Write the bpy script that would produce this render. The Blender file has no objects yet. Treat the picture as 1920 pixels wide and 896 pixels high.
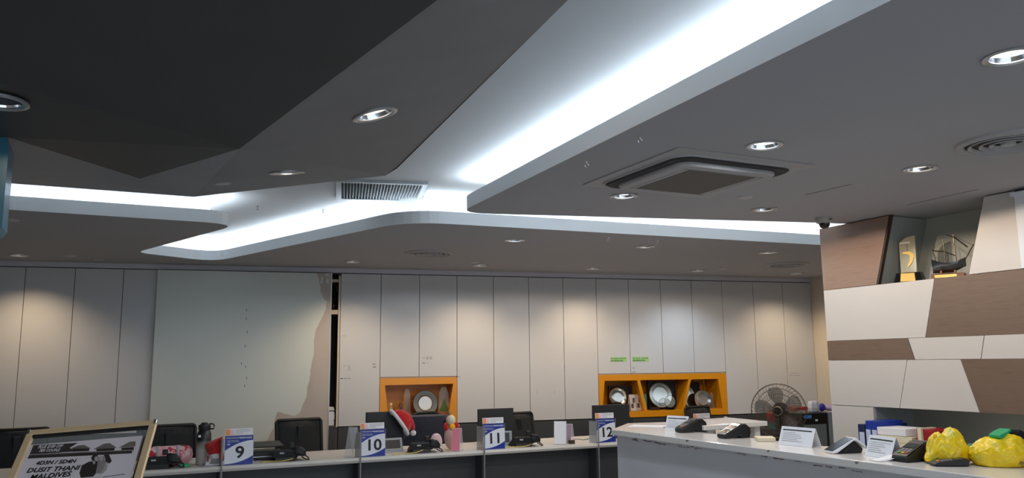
import bpy, bmesh, math, random
from mathutils import Vector, Matrix, noise
random.seed(7)
sc = bpy.context.scene
C = sc.collection
PI = math.pi
R_ = math.radians

# ------------------------------------------------------------------ camera
FPX = 1520.0
EYE = Vector((0, 0, 1.55))
PITCH, YAW, ROLL = R_(8.68), R_(25.76), R_(0.61)
cF = Vector((math.sin(YAW)*math.cos(PITCH), math.cos(YAW)*math.cos(PITCH), math.sin(PITCH)))
r0 = Vector((math.cos(YAW), -math.sin(YAW), 0))
u0 = r0.cross(cF)
cR = math.cos(ROLL)*r0 - math.sin(ROLL)*u0
cU = math.sin(ROLL)*r0 + math.cos(ROLL)*u0
cam_d = bpy.data.cameras.new('camera')
cam = bpy.data.objects.new('camera', cam_d); C.objects.link(cam)
cam_d.sensor_fit = 'HORIZONTAL'; cam_d.sensor_width = 36.0
cam_d.lens = FPX/1920*36.0
cam_d.clip_start = 0.05
m = Matrix.Identity(4)
for i in range(3):
    m[i][0] = cR[i]; m[i][1] = cU[i]; m[i][2] = -cF[i]; m[i][3] = EYE[i]
cam.matrix_world = m
sc.camera = cam

# ------------------------------------------------------------------ light and exposure
sc.view_settings.view_transform = 'Standard'
sc.view_settings.look = 'None'
sc.view_settings.gamma = 1
sc.view_settings.exposure = 0.12
sc.view_settings.use_curve_mapping = False
try:
    sc.cycles.use_denoising = True
    sc.cycles.denoiser = 'OPENIMAGEDENOISE'
    sc.cycles.max_bounces = 8
    sc.cycles.diffuse_bounces = 5
    sc.cycles.sample_clamp_indirect = 4
    sc.cycles.caustics_reflective = False
    sc.cycles.caustics_refractive = False
except Exception:
    pass
W = bpy.data.worlds.new('world'); sc.world = W; W.use_nodes = True
W.node_tree.nodes['Background'].inputs[0].default_value = (0.80, 0.90, 1.0, 1)
W.node_tree.nodes['Background'].inputs[1].default_value = 1.35   # ambient fill, let in by an assumed opening behind the camera
COVE = 32.0          # LED strip radiance
SPOT = 30.0           # downlight power, W
SPOTW = 54.0         # wall-washing downlights beside the cupboards

# ------------------------------------------------------------------ measuring (a photo pixel onto a real plane)
def ray(x, y):
    return cF + cR*((x-960)/FPX) - cU*((y-448)/FPX)
def zat(x, y, z):
    d = ray(x, y); return EYE + d*((z-EYE.z)/d.z)
def yat(x, y, Y):
    d = ray(x, y); return EYE + d*(Y/d.y)
def xat(x, y, X):
    d = ray(x, y); return EYE + d*(X/d.x)
def plat(x, y, p0, n):
    d = ray(x, y); return EYE + d*((p0-EYE).dot(n)/d.dot(n))
HB = R_(99.36)
BU = Vector((math.sin(HB), math.cos(HB), 0))            # along the cupboard wall
BV = Vector((-BU.y, BU.x, 0))                           # into the cupboard wall
BP = Vector((2.267, 9.247, 0))
BROT = math.atan2(BU.y, BU.x)
def wl(px, py, off=0.0):                                # -> (u, z) on the cupboard wall plane
    P = plat(px, py, BP+BV*off, BV)
    return (P-BP).dot(BU), P.z
def wpt(u, z, off=0.0):
    return BP + BU*u + BV*off + Vector((0, 0, z))

# ------------------------------------------------------------------ materials
MATS = {}
def srgb(c):
    return tuple(((v/255)/12.92 if v/255 <= 0.04045 else ((v/255+0.055)/1.055)**2.4) for v in c)
def mat(name, col, rough=0.6, metal=0.0, var=0.04, scale=8.0, bump=0.0, bscale=60.0, spec=0.5,
        trans=0.0, emit=0.0, ecol=None, alpha=1.0, coat=0.0, ior=1.45, sheen=0.0):
    if name in MATS: return MATS[name]
    M = bpy.data.materials.new(name); M.use_nodes = True
    nt = M.node_tree; b = nt.nodes['Principled BSDF']
    c = srgb(col)
    b.inputs['Roughness'].default_value = rough
    b.inputs['Metallic'].default_value = metal
    b.inputs['Specular IOR Level'].default_value = spec
    b.inputs['IOR'].default_value = ior
    b.inputs['Transmission Weight'].default_value = trans
    b.inputs['Alpha'].default_value = alpha
    b.inputs['Coat Weight'].default_value = coat
    if sheen: b.inputs['Sheen Weight'].default_value = sheen
    tc = nt.nodes.new('ShaderNodeTexCoord')
    n = nt.nodes.new('ShaderNodeTexNoise'); n.inputs['Scale'].default_value = scale; n.inputs['Detail'].default_value = 3
    nt.links.new(tc.outputs['Object'], n.inputs['Vector'])
    mx = nt.nodes.new('ShaderNodeMix'); mx.data_type = 'RGBA'
    mx.inputs['A'].default_value = (*[max(0, v*(1-var)) for v in c], 1)
    mx.inputs['B'].default_value = (*[min(1, v*(1+var)) for v in c], 1)
    nt.links.new(n.outputs['Fac'], mx.inputs['Factor'])
    nt.links.new(mx.outputs['Result'], b.inputs['Base Color'])
    if bump:
        n2 = nt.nodes.new('ShaderNodeTexNoise'); n2.inputs['Scale'].default_value = bscale; n2.inputs['Detail'].default_value = 3
        nt.links.new(tc.outputs['Object'], n2.inputs['Vector'])
        bp = nt.nodes.new('ShaderNodeBump'); bp.inputs['Strength'].default_value = bump; bp.inputs['Distance'].default_value = 0.01
        nt.links.new(n2.outputs['Fac'], bp.inputs['Height']); nt.links.new(bp.outputs['Normal'], b.inputs['Normal'])
    if emit:
        b.inputs['Emission Color'].default_value = (*(ecol or (1, 1, 1)), 1)
        b.inputs['Emission Strength'].default_value = emit
    MATS[name] = M
    return M
def ramp_mat(name, stops, axis='Z', rough=0.4, metal=0.0, kind='grad', scale=1.0, stretch=(1, 1, 1), bump=0.0, coat=0.0):
    """a ramped colour: graded, grained or blotched, in object space"""
    if name in MATS: return MATS[name]
    M = bpy.data.materials.new(name); M.use_nodes = True
    nt = M.node_tree; b = nt.nodes['Principled BSDF']
    b.inputs['Roughness'].default_value = rough; b.inputs['Metallic'].default_value = metal; b.inputs['Coat Weight'].default_value = coat
    tc = nt.nodes.new('ShaderNodeTexCoord')
    rp = nt.nodes.new('ShaderNodeValToRGB')
    el = rp.color_ramp.elements
    el[0].position = stops[0][0]; el[0].color = (*srgb(stops[0][1]), 1)
    el[1].position = stops[-1][0]; el[1].color = (*srgb(stops[-1][1]), 1)
    for p, c in stops[1:-1]:
        e = el.new(p); e.color = (*srgb(c), 1)
    if kind == 'grad':
        sp = nt.nodes.new('ShaderNodeSeparateXYZ'); nt.links.new(tc.outputs['Object'], sp.inputs[0])
        ml = nt.nodes.new('ShaderNodeMath'); ml.operation = 'MULTIPLY'; ml.inputs[1].default_value = scale
        nt.links.new(sp.outputs[axis], ml.inputs[0]); nt.links.new(ml.outputs[0], rp.inputs[0])
    else:
        mp = nt.nodes.new('ShaderNodeMapping'); mp.inputs['Scale'].default_value = stretch
        nt.links.new(tc.outputs['Object'], mp.inputs[0])
        n = nt.nodes.new('ShaderNodeTexNoise'); n.inputs['Scale'].default_value = scale; n.inputs['Detail'].default_value = 5
        nt.links.new(mp.outputs[0], n.inputs['Vector']); nt.links.new(n.outputs['Fac'], rp.inputs[0])
        if bump:
            bp = nt.nodes.new('ShaderNodeBump'); bp.inputs['Strength'].default_value = bump; bp.inputs['Distance'].default_value = 0.003
            nt.links.new(n.outputs['Fac'], bp.inputs['Height']); nt.links.new(bp.outputs['Normal'], b.inputs['Normal'])
    nt.links.new(rp.outputs[0], b.inputs['Base Color'])
    MATS[name] = M
    return M

soffit_m = mat('grey_ceiling_paint', (164, 164, 168), 0.8, var=0.02, scale=2, bump=0.05, bscale=30, spec=0.2)
cove_m = mat('pale_ceiling_paint', (222, 228, 233), 0.75, var=0.015, scale=2, bump=0.04, bscale=25, spec=0.2)
fascia_m = mat('fascia_paint', (236, 240, 243), 0.6, var=0.01)
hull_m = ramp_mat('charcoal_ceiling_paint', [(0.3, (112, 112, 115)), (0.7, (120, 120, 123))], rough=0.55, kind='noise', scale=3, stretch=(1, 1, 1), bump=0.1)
hull_shade_m = ramp_mat('charcoal_ceiling_in_shade', [(0.3, (52, 53, 53)), (0.7, (56, 57, 57))], rough=0.55, kind='noise', scale=3, bump=0.05)  # shade on the flat bottom facet, put into a darker colour
hull_lit_m = ramp_mat('charcoal_ceiling_cove_lit', [(0.3, (118, 122, 128)), (0.7, (124, 128, 134))], rough=0.5, kind='noise', scale=3, bump=0.05)  # cove light on the left facets, put into a lighter, bluer colour
floor_m = mat('grey_floor', (180, 182, 184), 0.4, var=0.06)
wall_m = mat('cream_wall', (205, 196, 180), 0.7, var=0.02)
white_lam = mat('white_laminate', (188, 190, 193), 0.45, var=0.012, scale=3, bump=0.02, bscale=12)
panel_lam = mat('cool_white_sheet', (196, 203, 199), 0.5, var=0.012, scale=3)
beige_board = ramp_mat('torn_board', [(0.3, (168, 160, 154)), (0.7, (178, 170, 164))], rough=0.75, kind='noise', scale=4, stretch=(1, 1, 0.4))
carc_m = mat('carcass', (70, 68, 66), 0.7)
shelfpale = mat('pale_shelf', (196, 184, 164), 0.6)
dark_lam = mat('charcoal_laminate', (54, 57, 60), 0.5, var=0.04)
dark_header = mat('header_paint', (190, 190, 200), 0.6)
orange_m = mat('orange_lacquer', (204, 133, 4), 0.4, var=0.03, coat=0.15)
brown_m = ramp_mat('brown_veneer', [(0.25, (124, 100, 84)), (0.5, (137, 112, 96)), (0.75, (129, 105, 89))], rough=0.5, kind='noise', scale=5, stretch=(6, 1, 9), bump=0.1)
brown_dk = ramp_mat('dark_brown_veneer', [(0.25, (98, 80, 67)), (0.5, (110, 91, 76)), (0.75, (104, 85, 71))], rough=0.5, kind='noise', scale=5, stretch=(6, 1, 9), bump=0.1)
edge_brown = mat('dark_panel_edge', (50, 34, 26), 0.5)
feat_white = mat('feature_white', (198, 195, 191), 0.4, var=0.01)
niche_grey = mat('niche_grey', (150, 156, 154), 0.6, var=0.02)
ctop_m = mat('counter_top', (226, 224, 222), 0.18, var=0.02, coat=0.3)
cbody_m = ramp_mat('counter_body', [(0.3, (204, 206, 212)), (0.7, (210, 212, 217))], rough=0.45, kind='noise', scale=3)
scuff_m = mat('scuff', (136, 122, 112), 0.8, var=0.3, scale=60)
desk_top_m = mat('desk_top', (196, 194, 190), 0.35, var=0.02)
desk_dark = mat('desk_panel', (58, 62, 66), 0.5, var=0.03)
alu_m = mat('aluminium', (190, 194, 198), 0.3, metal=0.9)
chrome_m = mat('chrome', (225, 225, 228), 0.12, metal=1.0)
silver_m = mat('silver', (225, 222, 212), 0.14, metal=1.0, var=0.05, scale=30)
pewter_m = mat('pewter', (88, 86, 82), 0.4, metal=0.5)
brushed_m = mat('brushed_silver', (170, 168, 165), 0.45, metal=1.0)
ornate_m = mat('ornate_rim', (170, 142, 110), 0.3, metal=0.9, bump=0.8, bscale=80)
black_m = mat('black_plastic', (24, 25, 27), 0.45)
black_gl = mat('black_gloss', (14, 14, 16), 0.12, coat=0.4)
mesh_m = mat('mesh_fabric', (34, 37, 40), 0.9, bump=0.3, bscale=300)
chair_fr = mat('chair_frame', (18, 20, 22), 0.6)
mon_m = mat('monitor_back', (30, 33, 37), 0.55)
navy_m = mat('navy_cloth', (24, 30, 48), 0.95, bump=0.4, bscale=25, sheen=0.2)
black_cl = mat('black_cloth', (20, 21, 26), 0.95, bump=0.4, bscale=25)
red_m = mat('red_felt', (176, 26, 26), 0.95, bump=0.3, bscale=120, sheen=0.3)
fluff_m = mat('white_fluff', (215, 218, 222), 1.0, bump=0.8, bscale=150, sheen=0.4)
paper_m = mat('white_paper', (226, 228, 234), 0.7, var=0.01)
cream_p = mat('cream_paper', (214, 206, 180), 0.8)
ink_m = mat('ink', (24, 24, 26), 0.6)
grey_ink = mat('faint_ink', (150, 152, 160), 0.7)
blue_m = mat('sign_blue', (24, 50, 140), 0.4)
signw_m = mat('sign_white', (214, 220, 232), 0.45, var=0.01)
orange_ink = mat('orange_ink', (230, 150, 90), 0.6)
pink_ink = mat('pink_ink', (226, 190, 200), 0.6)
acryl_m = mat('clear_acrylic', (238, 240, 245), 0.08, trans=0.0, alpha=0.28, coat=0.5)
frost_m = mat('frosted_acrylic', (170, 176, 184), 0.35, alpha=0.55)
green_lb = mat('green_label', (150, 196, 128), 0.7)
teal_m = mat('teal_paint', (18, 88, 110), 0.35, coat=0.2)
gold_fr = mat('champagne_frame', (236, 204, 160), 0.4, metal=0.1)
glass_m = mat('clear_glass', (235, 240, 238), 0.04, alpha=0.14, coat=0.6)
ac_m = mat('ac_plastic', (158, 158, 160), 0.5)
ac_dark = mat('ac_slot', (22, 24, 34), 0.6)
grille_m = ramp_mat('ac_grille', [(0.4, (84, 80, 74)), (0.6, (92, 88, 82))], rough=0.7, kind='noise', scale=90)
disc_m = mat('cover_disc', (176, 176, 178), 0.5)
vent_al = mat('vent_frame', (170, 178, 184), 0.4, metal=0.5)
louv_m = mat('louvre', (150, 158, 164), 0.4, metal=0.4)
vent_in = mat('vent_inside', (60, 66, 72), 0.8)
yellow_m = ramp_mat('yellow_plastic', [(0.30, (196, 192, 70)), (0.42, (236, 204, 20)), (0.60, (240, 200, 8)), (0.645, (236, 190, 10)), (0.66, (222, 96, 20)), (0.8, (214, 80, 20))], rough=0.35, kind='noise', scale=9, coat=0.15)
orange_p = mat('orange_print', (225, 95, 20), 0.4)
green_p = mat('green_print', (30, 160, 105), 0.4, var=0.2, scale=30)
teal_p = mat('teal_packet', (60, 140, 130), 0.4, var=0.2, scale=30)
pink_m = ramp_mat('pink_cloth', [(0.35, (238, 170, 176)), (0.47, (236, 176, 184)), (0.52, (240, 224, 226)), (0.60, (205, 50, 70))], rough=0.7, kind='noise', scale=14)
pinkw_m = mat('pink_plain', (240, 170, 180), 0.6)
wood_m = ramp_mat('wood_base', [(0.3, (110, 60, 30)), (0.7, (140, 80, 44))], rough=0.4, kind='noise', scale=20, stretch=(1, 6, 6))
gold_m = mat('gold', (204, 170, 98), 0.4, metal=0.9)
flask_m = ramp_mat('flask_fade', [(0.48, (196, 190, 182)), (0.80, (22, 22, 24))], axis='Z', scale=4.2, rough=0.4)
navy_b = mat('navy_binder', (18, 38, 78), 0.5)
blue_b = mat('blue_binder', (26, 52, 150), 0.5)
maroon_m = mat('maroon_cover', (150, 26, 34), 0.5)
tan_m = mat('skin_tan', (205, 170, 140), 0.7)

# ------------------------------------------------------------------ mesh helpers
class MB:
    def __init__(s): s.bm = bmesh.new(); s.xf = Matrix.Identity(4)
    def v(s, co): return s.bm.verts.new(s.xf @ Vector(co))
    def poly(s, pts):
        return s.bm.faces.new([s.v(p) for p in pts])
    def box(s, a, b):
        x0, y0, z0 = a; x1, y1, z1 = b
        vs = [s.v(p) for p in ((x0,y0,z0),(x1,y0,z0),(x1,y1,z0),(x0,y1,z0),(x0,y0,z1),(x1,y0,z1),(x1,y1,z1),(x0,y1,z1))]
        for f in ((0,3,2,1),(4,5,6,7),(0,1,5,4),(1,2,6,5),(2,3,7,6),(3,0,4,7)): s.bm.faces.new([vs[i] for i in f])
        return s
    def rings(s, rings, caps=True, closed=True):
        L = [[s.v(p) for p in r] for r in rings]
        n = len(L[0])
        for a, b in zip(L, L[1:]):
            for i in range(n if closed else n-1):
                s.bm.faces.new((a[i], a[(i+1) % n], b[(i+1) % n], b[i]))
        if caps:
            s.bm.faces.new(list(reversed(L[0]))); s.bm.faces.new(L[-1])
        return s
    def lathe(s, prof, n=24, c=(0, 0, 0), axis='Z', caps=True):
        rs = []
        for r, h in prof:
            ring = []
            for i in range(n):
                a = 2*PI*i/n; x, y = max(r, 1e-4)*math.cos(a), max(r, 1e-4)*math.sin(a)
                p = {'Z': (x, y, h), 'Y': (x, h, y), 'X': (h, x, y)}[axis]
                ring.append((p[0]+c[0], p[1]+c[1], p[2]+c[2]))
            rs.append(ring)
        return s.rings(rs, caps)
    def tube(s, pts, r=0.005, n=8, closed=False, caps=True):
        pts = [Vector(p) for p in pts]; N = len(pts)
        rs = []; up = Vector((0, 0, 1))
        for i, p in enumerate(pts):
            if closed: t = pts[(i+1) % N]-pts[i-1]
            else: t = pts[min(i+1, N-1)]-pts[max(i-1, 0)]
            t.normalize()
            a = t.cross(up)
            if a.length < 1e-3: a = t.cross(Vector((1, 0, 0)))
            a.normalize(); b = t.cross(a)
            rr = r[i] if isinstance(r, (list, tuple)) else r
            rs.append([p + a*(rr*math.cos(2*PI*k/n)) + b*(rr*math.sin(2*PI*k/n)) for k in range(n)])
        if closed: rs.append(rs[0]); return s.rings(rs, caps=False)
        return s.rings(rs, caps)
    def prism(s, pts, vec):
        vec = Vector(vec); a = [s.v(p) for p in pts]; b = [s.v(Vector(p)+vec) for p in pts]
        n = len(a)
        s.bm.faces.new(list(reversed(a))); s.bm.faces.new(b)
        for i in range(n): s.bm.faces.new((a[i], a[(i+1) % n], b[(i+1) % n], b[i]))
        return s
    def ball(s, c, r, sx=1, sy=1, sz=1, seg=16):
        prof = [(math.sin(PI*i/10), -math.cos(PI*i/10)) for i in range(11)]
        rs = []
        for q, h in prof:
            rs.append([(c[0]+max(q, 1e-3)*r*sx*math.cos(2*PI*k/seg), c[1]+max(q, 1e-3)*r*sy*math.sin(2*PI*k/seg), c[2]+h*r*sz) for k in range(seg)])
        return s.rings(rs)
    def build(s, name, m, parent=None, bevel=0, smooth=False, loc=None, rotz=0, seg=2):
        bmesh.ops.remove_doubles(s.bm, verts=s.bm.verts, dist=1e-6)
        bmesh.ops.recalc_face_normals(s.bm, faces=s.bm.faces)
        me = bpy.data.meshes.new(name); s.bm.to_mesh(me); s.bm.free()
        if smooth:
            for p in me.polygons: p.use_smooth = True
        me.materials.append(m)
        o = bpy.data.objects.new(name, me); C.objects.link(o)
        if parent: o.parent = parent
        if loc is not None: o.location = loc
        if rotz: o.rotation_euler = (0, 0, rotz)
        if bevel:
            b = o.modifiers.new('bevel', 'BEVEL'); b.width = bevel; b.segments = seg; b.limit_method = 'ANGLE'; b.angle_limit = R_(40)
        if smooth:
            try:
                me.set_sharp_from_angle(angle=R_(40))
            except Exception: pass
        return o
def thing(name, label, cat, loc=(0, 0, 0), rotz=0, group=None):
    o = bpy.data.objects.new(name, None); C.objects.link(o); o.empty_display_size = 0.1
    o.location = loc; o.rotation_euler = (0, 0, rotz); o['label'] = label; o['category'] = cat
    if group: o['group'] = group
    return o
def tag(o, label, cat, group=None):
    o['label'] = label; o['category'] = cat
    if group: o['group'] = group
    return o
def struct(o): o['kind'] = 'structure'; return o
def kids(o): return [c for c in C.objects if c.parent == o]
def dup(root, loc, rotz, label, group=None):
    r = root.copy(); C.objects.link(r); r.location = loc; r.rotation_euler = (0, 0, rotz); r['label'] = label
    if group: r['group'] = group
    for ch in kids(root):
        c = ch.copy(); C.objects.link(c); c.parent = r
        for g in kids(ch):
            d = g.copy(); C.objects.link(d); d.parent = c
    return r
def text(s, size, m, parent, loc, rot=(PI/2, 0, 0), name='lettering', bold=0.0, align='LEFT', shear=0.0, depth=0.0004, wide=1.0, vals='BOTTOM_BASELINE', mtx=None):
    cu = bpy.data.curves.new('t', 'FONT'); cu.body = s; cu.size = size; cu.align_x = align; cu.extrude = depth
    cu.offset = bold*size; cu.shear = shear; cu.resolution_u = 3
    t = bpy.data.objects.new('t', cu); C.objects.link(t)
    dg = bpy.context.evaluated_depsgraph_get(); dg.update()
    me = bpy.data.meshes.new_from_object(t.evaluated_get(dg))
    bpy.data.objects.remove(t)
    for v in me.vertices: v.co.x *= wide
    me.materials.clear(); me.materials.append(m)
    o = bpy.data.objects.new(name, me); C.objects.link(o); o.parent = parent
    if mtx is not None: o.matrix_local = mtx
    else: o.location = loc; o.rotation_euler = rot
    return o
def filled(bm_, outer, holes, z=0.0):
    """planar polygon with round holes (2D points)"""
    bm2 = bmesh.new(); edges = []
    for loop in [outer]+holes:
        vs = [bm2.verts.new((p[0], p[1], z)) for p in loop]
        for i in range(len(vs)): edges.append(bm2.edges.new((vs[i], vs[(i+1) % len(vs)])))
    bmesh.ops.triangle_fill(bm2, use_beauty=True, edges=edges)
    mp = {}
    for f in bm2.faces:
        fv = []
        for v in f.verts:
            if v not in mp: mp[v] = bm_.v(v.co)
            fv.append(mp[v])
        try: bm_.bm.faces.new(fv)
        except ValueError: pass
    bm2.free()
def circ(x, y, r, n=24): return [(x+r*math.cos(2*PI*i/n), y+r*math.sin(2*PI*i/n)) for i in range(n)]
def rounded(poly, idx_r, seg=8):
    """round chosen corners of a 2D polygon: idx_r {index: radius}"""
    out = []
    n = len(poly)
    for i, p in enumerate(poly):
        if i not in idx_r: out.append(tuple(p)); continue
        p = Vector(p[:2]); a = (Vector(poly[i-1][:2])-p).normalized(); b = (Vector(poly[(i+1) % n][:2])-p).normalized()
        d = idx_r[i]
        A = p+a*d; B = p+b*d
        for k in range(seg+1):
            t = k/seg; q = A*(1-t)**2+p*2*t*(1-t)+B*t*t
            out.append((q.x, q.y))
    return out

# ------------------------------------------------------------------ ROOM SHELL
CZ, LIP, UZ = 2.65, 2.75, 2.90
# lamp and fitting places on the low ceiling (measured)
DL = [  # px, py, kind, label
 (1895, 105, 'cool', 'cool white downlight nearest the top right corner of the photo, lit bright'),
 (1433, 272, 'cool', 'cool white downlight in the ceiling just above the cassette air conditioner'),
 (1170, 367, 'cool', 'cool white downlight under the left corner of the cassette air conditioner'),
 (965, 450, 'cool', 'white downlight in the back soffit right of the left round air diffuser'),
 (1725, 316, 'warm', 'warm downlight in the grey ceiling above the brown feature panel and trophies'),
 (1433, 392, 'warm', 'warm downlight between the cassette air conditioner and the dome camera'),
 (1210, 462, 'warm', 'warm downlight in the back soffit midway between the two round diffusers'),
 (1440, 473, 'warm', 'warm downlight just in front of the right-hand far round diffuser'),
 (662, 490, 'wash', 'wall-washing downlight above the white door beside the torn panel gap'),
 (900, 497, 'wash', 'wall-washing downlight above the cupboard right of the small orange niche'),
 (1112, 503, 'wash', 'wall-washing downlight above the cupboards left of the long orange niche'),
 (1308, 507, 'washc', 'cool wall-washing downlight above the cupboards over the long orange niche'),
 (1493, 512, 'wash', 'wall-washing downlight in the far right corner of the soffit'),
 (35, 478, 'wash', 'wall-washing downlight over the leftmost cupboards near the teal panel'),
]
DISC = [(22, 412, 'round cover disc in the left soffit beside the teal panel'), (132, 479, 'flat round cover disc over the left cupboards, left of its neighbour'),
        (185, 486, 'flat round cover disc over the left cupboards, nearer the sliding panel'), (890, 491, 'small cover disc beside the downlight right of the left round diffuser'),
        (1397, 369, 'pale cover disc between the air conditioner and the warm downlight'), (1355, 503, 'small cover disc before the right far round diffuser')]
AIRD = [(805, 474, 0.21, 'round air diffuser in the back soffit left of centre'), (1475, 495, 0.21, 'round air diffuser in the back soffit over the right cupboards'),
        (1890, 265, 0.21, 'large near round air diffuser at the right edge of the photo')]
RL = 0.078
wallL = wpt(-6.0, 0); wallR = wpt(6.5, 0)

# back soffit outline (world x, y) from its visible edge
def e2(px, py): p = zat(px, py, CZ); return (p.x, p.y)
edge_back = [e2(10, 392.5), e2(423, 418.5), e2(268, 472), e2(397, 490), e2(778, 411), e2(1535, 462.5)]
eb = [(-3.5, edge_back[0][1]-0.02), edge_back[0], (0.80, 6.60), (0.10, 8.62), (0.86, 9.10), (1.98, 5.98), (6.1, 5.72), (8.6, 5.58)]
eb[2] = (edge_back[1][0]+0.11, 6.60)
back_outer = rounded(eb + [(8.6, 8.4), (wallL.x, 10.2)], {2: 0.30, 3: 0.16, 4: 0.32, 5: 0.34})
nb = 0
# visible edge of the right soffit
er = [(1.60, -3.0)] + [(2.128-0.0, 1.612)] + [e2(885, 394.5)] + [e2(1003, 405)] + [e2(1535, 417.5)] + [(5.6, 4.68), (8.6, 4.1), (8.6, -3.0)]
tip = er[2]
er[1] = e2(1690, 2); d = Vector(er[1])-Vector(tip); er[0] = tuple(Vector(tip)+d*2.4); er[3] = e2(1000, 405)
er_tip = [er[0], (tip[0]-0.055, tip[1]+0.13), er[4], er[5], er[6], (8.6, er[0][1])]
right_outer = rounded(er_tip, {1: 0.24})
def inside(p, poly):
    x, y = p; c = False; n = len(poly)
    for i in range(n):
        a, b = poly[i], poly[(i+1) % n]
        if (a[1] > y) != (b[1] > y) and x < (b[0]-a[0])*(y-a[1])/(b[1]-a[1])+a[0]: c = not c
    return c
holes = []
for px, py, k, lb in DL:
    p = zat(px, py, CZ); holes.append(circ(p.x, p.y, RL))
def soffit(name, outer, first, last):
    b = MB(); filled(b, outer, [h for h in holes if inside((sum(q[0] for q in h)/len(h), sum(q[1] for q in h)/len(h)), outer)], CZ)
    o = struct(b.build(name, soffit_m))
    f = MB()
    pts = outer[first:last+1]
    for a, c in zip(pts, pts[1:]):
        f.poly([(a[0], a[1], CZ), (c[0], c[1], CZ), (c[0], c[1], LIP), (a[0], a[1], LIP)])
    # thickness of the upstand
    ins = offset_line(pts, 0.012)
    for (a, c), (a2, c2) in zip(zip(pts, pts[1:]), zip(ins, ins[1:])):
        f.poly([(a[0], a[1], LIP), (c[0], c[1], LIP), (c2[0], c2[1], LIP), (a2[0], a2[1], LIP)])
        f.poly([(a2[0], a2[1], LIP), (c2[0], c2[1], LIP), (c2[0], c2[1], CZ+.02), (a2[0], a2[1], CZ+.02)])
    fo = struct(f.build('trim_fascia', fascia_m)); fo.parent = o
    bk = offset_line(pts, 0.14); g = MB()
    for a, c in zip(bk, bk[1:]): g.poly([(a[0], a[1], CZ+.001), (c[0], c[1], CZ+.001), (c[0], c[1], UZ), (a[0], a[1], UZ)])
    go = struct(g.build('trim_cove_back', cove_m)); go.parent = o
    # board top, so that nothing shines through the holes from above
    s = MB(); filled(s, outer, [], CZ+0.02)
    for h in []: pass
    l = offset_line(pts, 0.055)
    return o, l
def offset_line(pts, d):
    out = []
    for i, p in enumerate(pts):
        a = Vector(pts[max(i-1, 0)]); c = Vector(pts[min(i+1, len(pts)-1)])
        t = (c-a).normalized(); n = Vector((-t.y, t.x))     # left of travel
        out.append((p[0]+n.x*d*OFFS, p[1]+n.y*d*OFFS))
    return out
def led(pts, nm):
    b = MB(); wdt = 0.02
    for a, c in zip(pts, pts[1:]):
        A = Vector((*a, LIP-0.012)); Cc = Vector((*c, LIP-0.012)); t = (Cc-A)
        if t.length < 0.002: continue
        n = Vector((-t.y, t.x, 0)).normalized()*wdt/2
        b.poly([A-n, Cc-n, Cc+n, A+n])
    return struct(b.build(nm, led_m))
led_m = mat('led_strip', (255, 255, 255), 0.5, emit=COVE, ecol=(0.86, 0.94, 1.0))
# index ranges of the visible edges
def idx_of(outer, p): return min(range(len(outer)), key=lambda i: (outer[i][0]-p[0])**2+(outer[i][1]-p[1])**2)
OFFS = 1.0
ob, lb_ = soffit('ceiling', back_outer, 0, idx_of(back_outer, eb[7]))
led(lb_, 'trim_light_strip').parent = ob
OFFS = -1.0
o2, lr_ = soffit('ceiling', right_outer, 0, idx_of(right_outer, er[6]))
led(lr_, 'trim_light_strip').parent = o2
# upper ceiling over everything
b = MB(); b.poly([(-6, -3.2, UZ), (9.2, -3.2, UZ), (9.2, 11, UZ), (-6, 11, UZ)]); struct(b.build('ceiling', cove_m))
b = MB(); b.poly([(-6, -3.2, 0), (9.2, -3.2, 0), (9.2, 11, 0), (-6, 11, 0)]); struct(b.build('floor', floor_m))
# hull: dropped, folded dark ceiling
def foot(px, py, z): return zat(px, py, z)
HZ = 2.68
V0 = zat(449, 279, 2.42)
VT = zat(722, 329.5, HZ); VTa = zat(744, 316, HZ); VO = zat(1065, 0, HZ)
V2 = zat(363, 369, HZ); V3 = zat(8, 343, HZ)
VW = zat(262, 335, 2.52); VL = zat(17, 258, 2.42)
nD1 = (VT-V0).cross(VO-V0).normalized()
VF = plat(820, 0, V0, nD1)
VFm = plat(650, 128, V0, nD1)
dO = (VO-VTa); VOx = VTa + dO*2.4
dF = (VF-V0); VFx = V0 + dF*2.4
VFx2 = Vector((-4.5, VFx.y, 2.42)); V3x = Vector((-4.5, V3.y+.02, HZ)); VLx = Vector((-4.5, VL.y-.05, 2.42))
HDL = [(703, 214, V0, nD1, 'warm', 'warm lit downlight in the dark folded ceiling, larger and nearer'),
       (538, 323, V0, (VT-V0).cross(V2-V0).normalized(), 'off', 'dim downlight in the small lower facet of the dark folded ceiling')]
def facet(poly, m, hole_list=()):
    p0 = poly[0]; ax = (poly[1]-p0).normalized(); nn = (poly[1]-p0).cross(poly[2]-p0).normalized(); ay = nn.cross(ax)
    M4 = Matrix.Identity(4)
    for i in range(3): M4[i][0] = ax[i]; M4[i][1] = ay[i]; M4[i][2] = nn[i]; M4[i][3] = p0[i]
    b = MB(); b.xf = M4
    inv = M4.inverted()
    out = [(inv @ p).xy for p in poly]
    hs = []
    for c in hole_list:
        q = inv @ c; hs.append(circ(q.x, q.y, RL))
    filled(b, [tuple(q) for q in out], hs, 0)
    return b.build('ceiling', m)
hc = [plat(h[0], h[1], h[2], h[3]) for h in HDL]
oh = struct(facet([V0, VFm, VF, VFx, VOx, VO, VTa, VT], hull_m, [hc[0]]))
for q in (facet([V0, VT, V2], hull_m, [hc[1]]), facet([V0, V2, VW], hull_lit_m)): q.name = 'ceiling_facet'; q.parent = oh; q['kind'] = 'structure'
b = MB()
b.poly([VL, VW, V2, V3]); b.poly([VLx, VL, V3, V3x])
q = b.build('ceiling_facet', hull_lit_m, oh); q['kind'] = 'structure'
b = MB()
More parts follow.
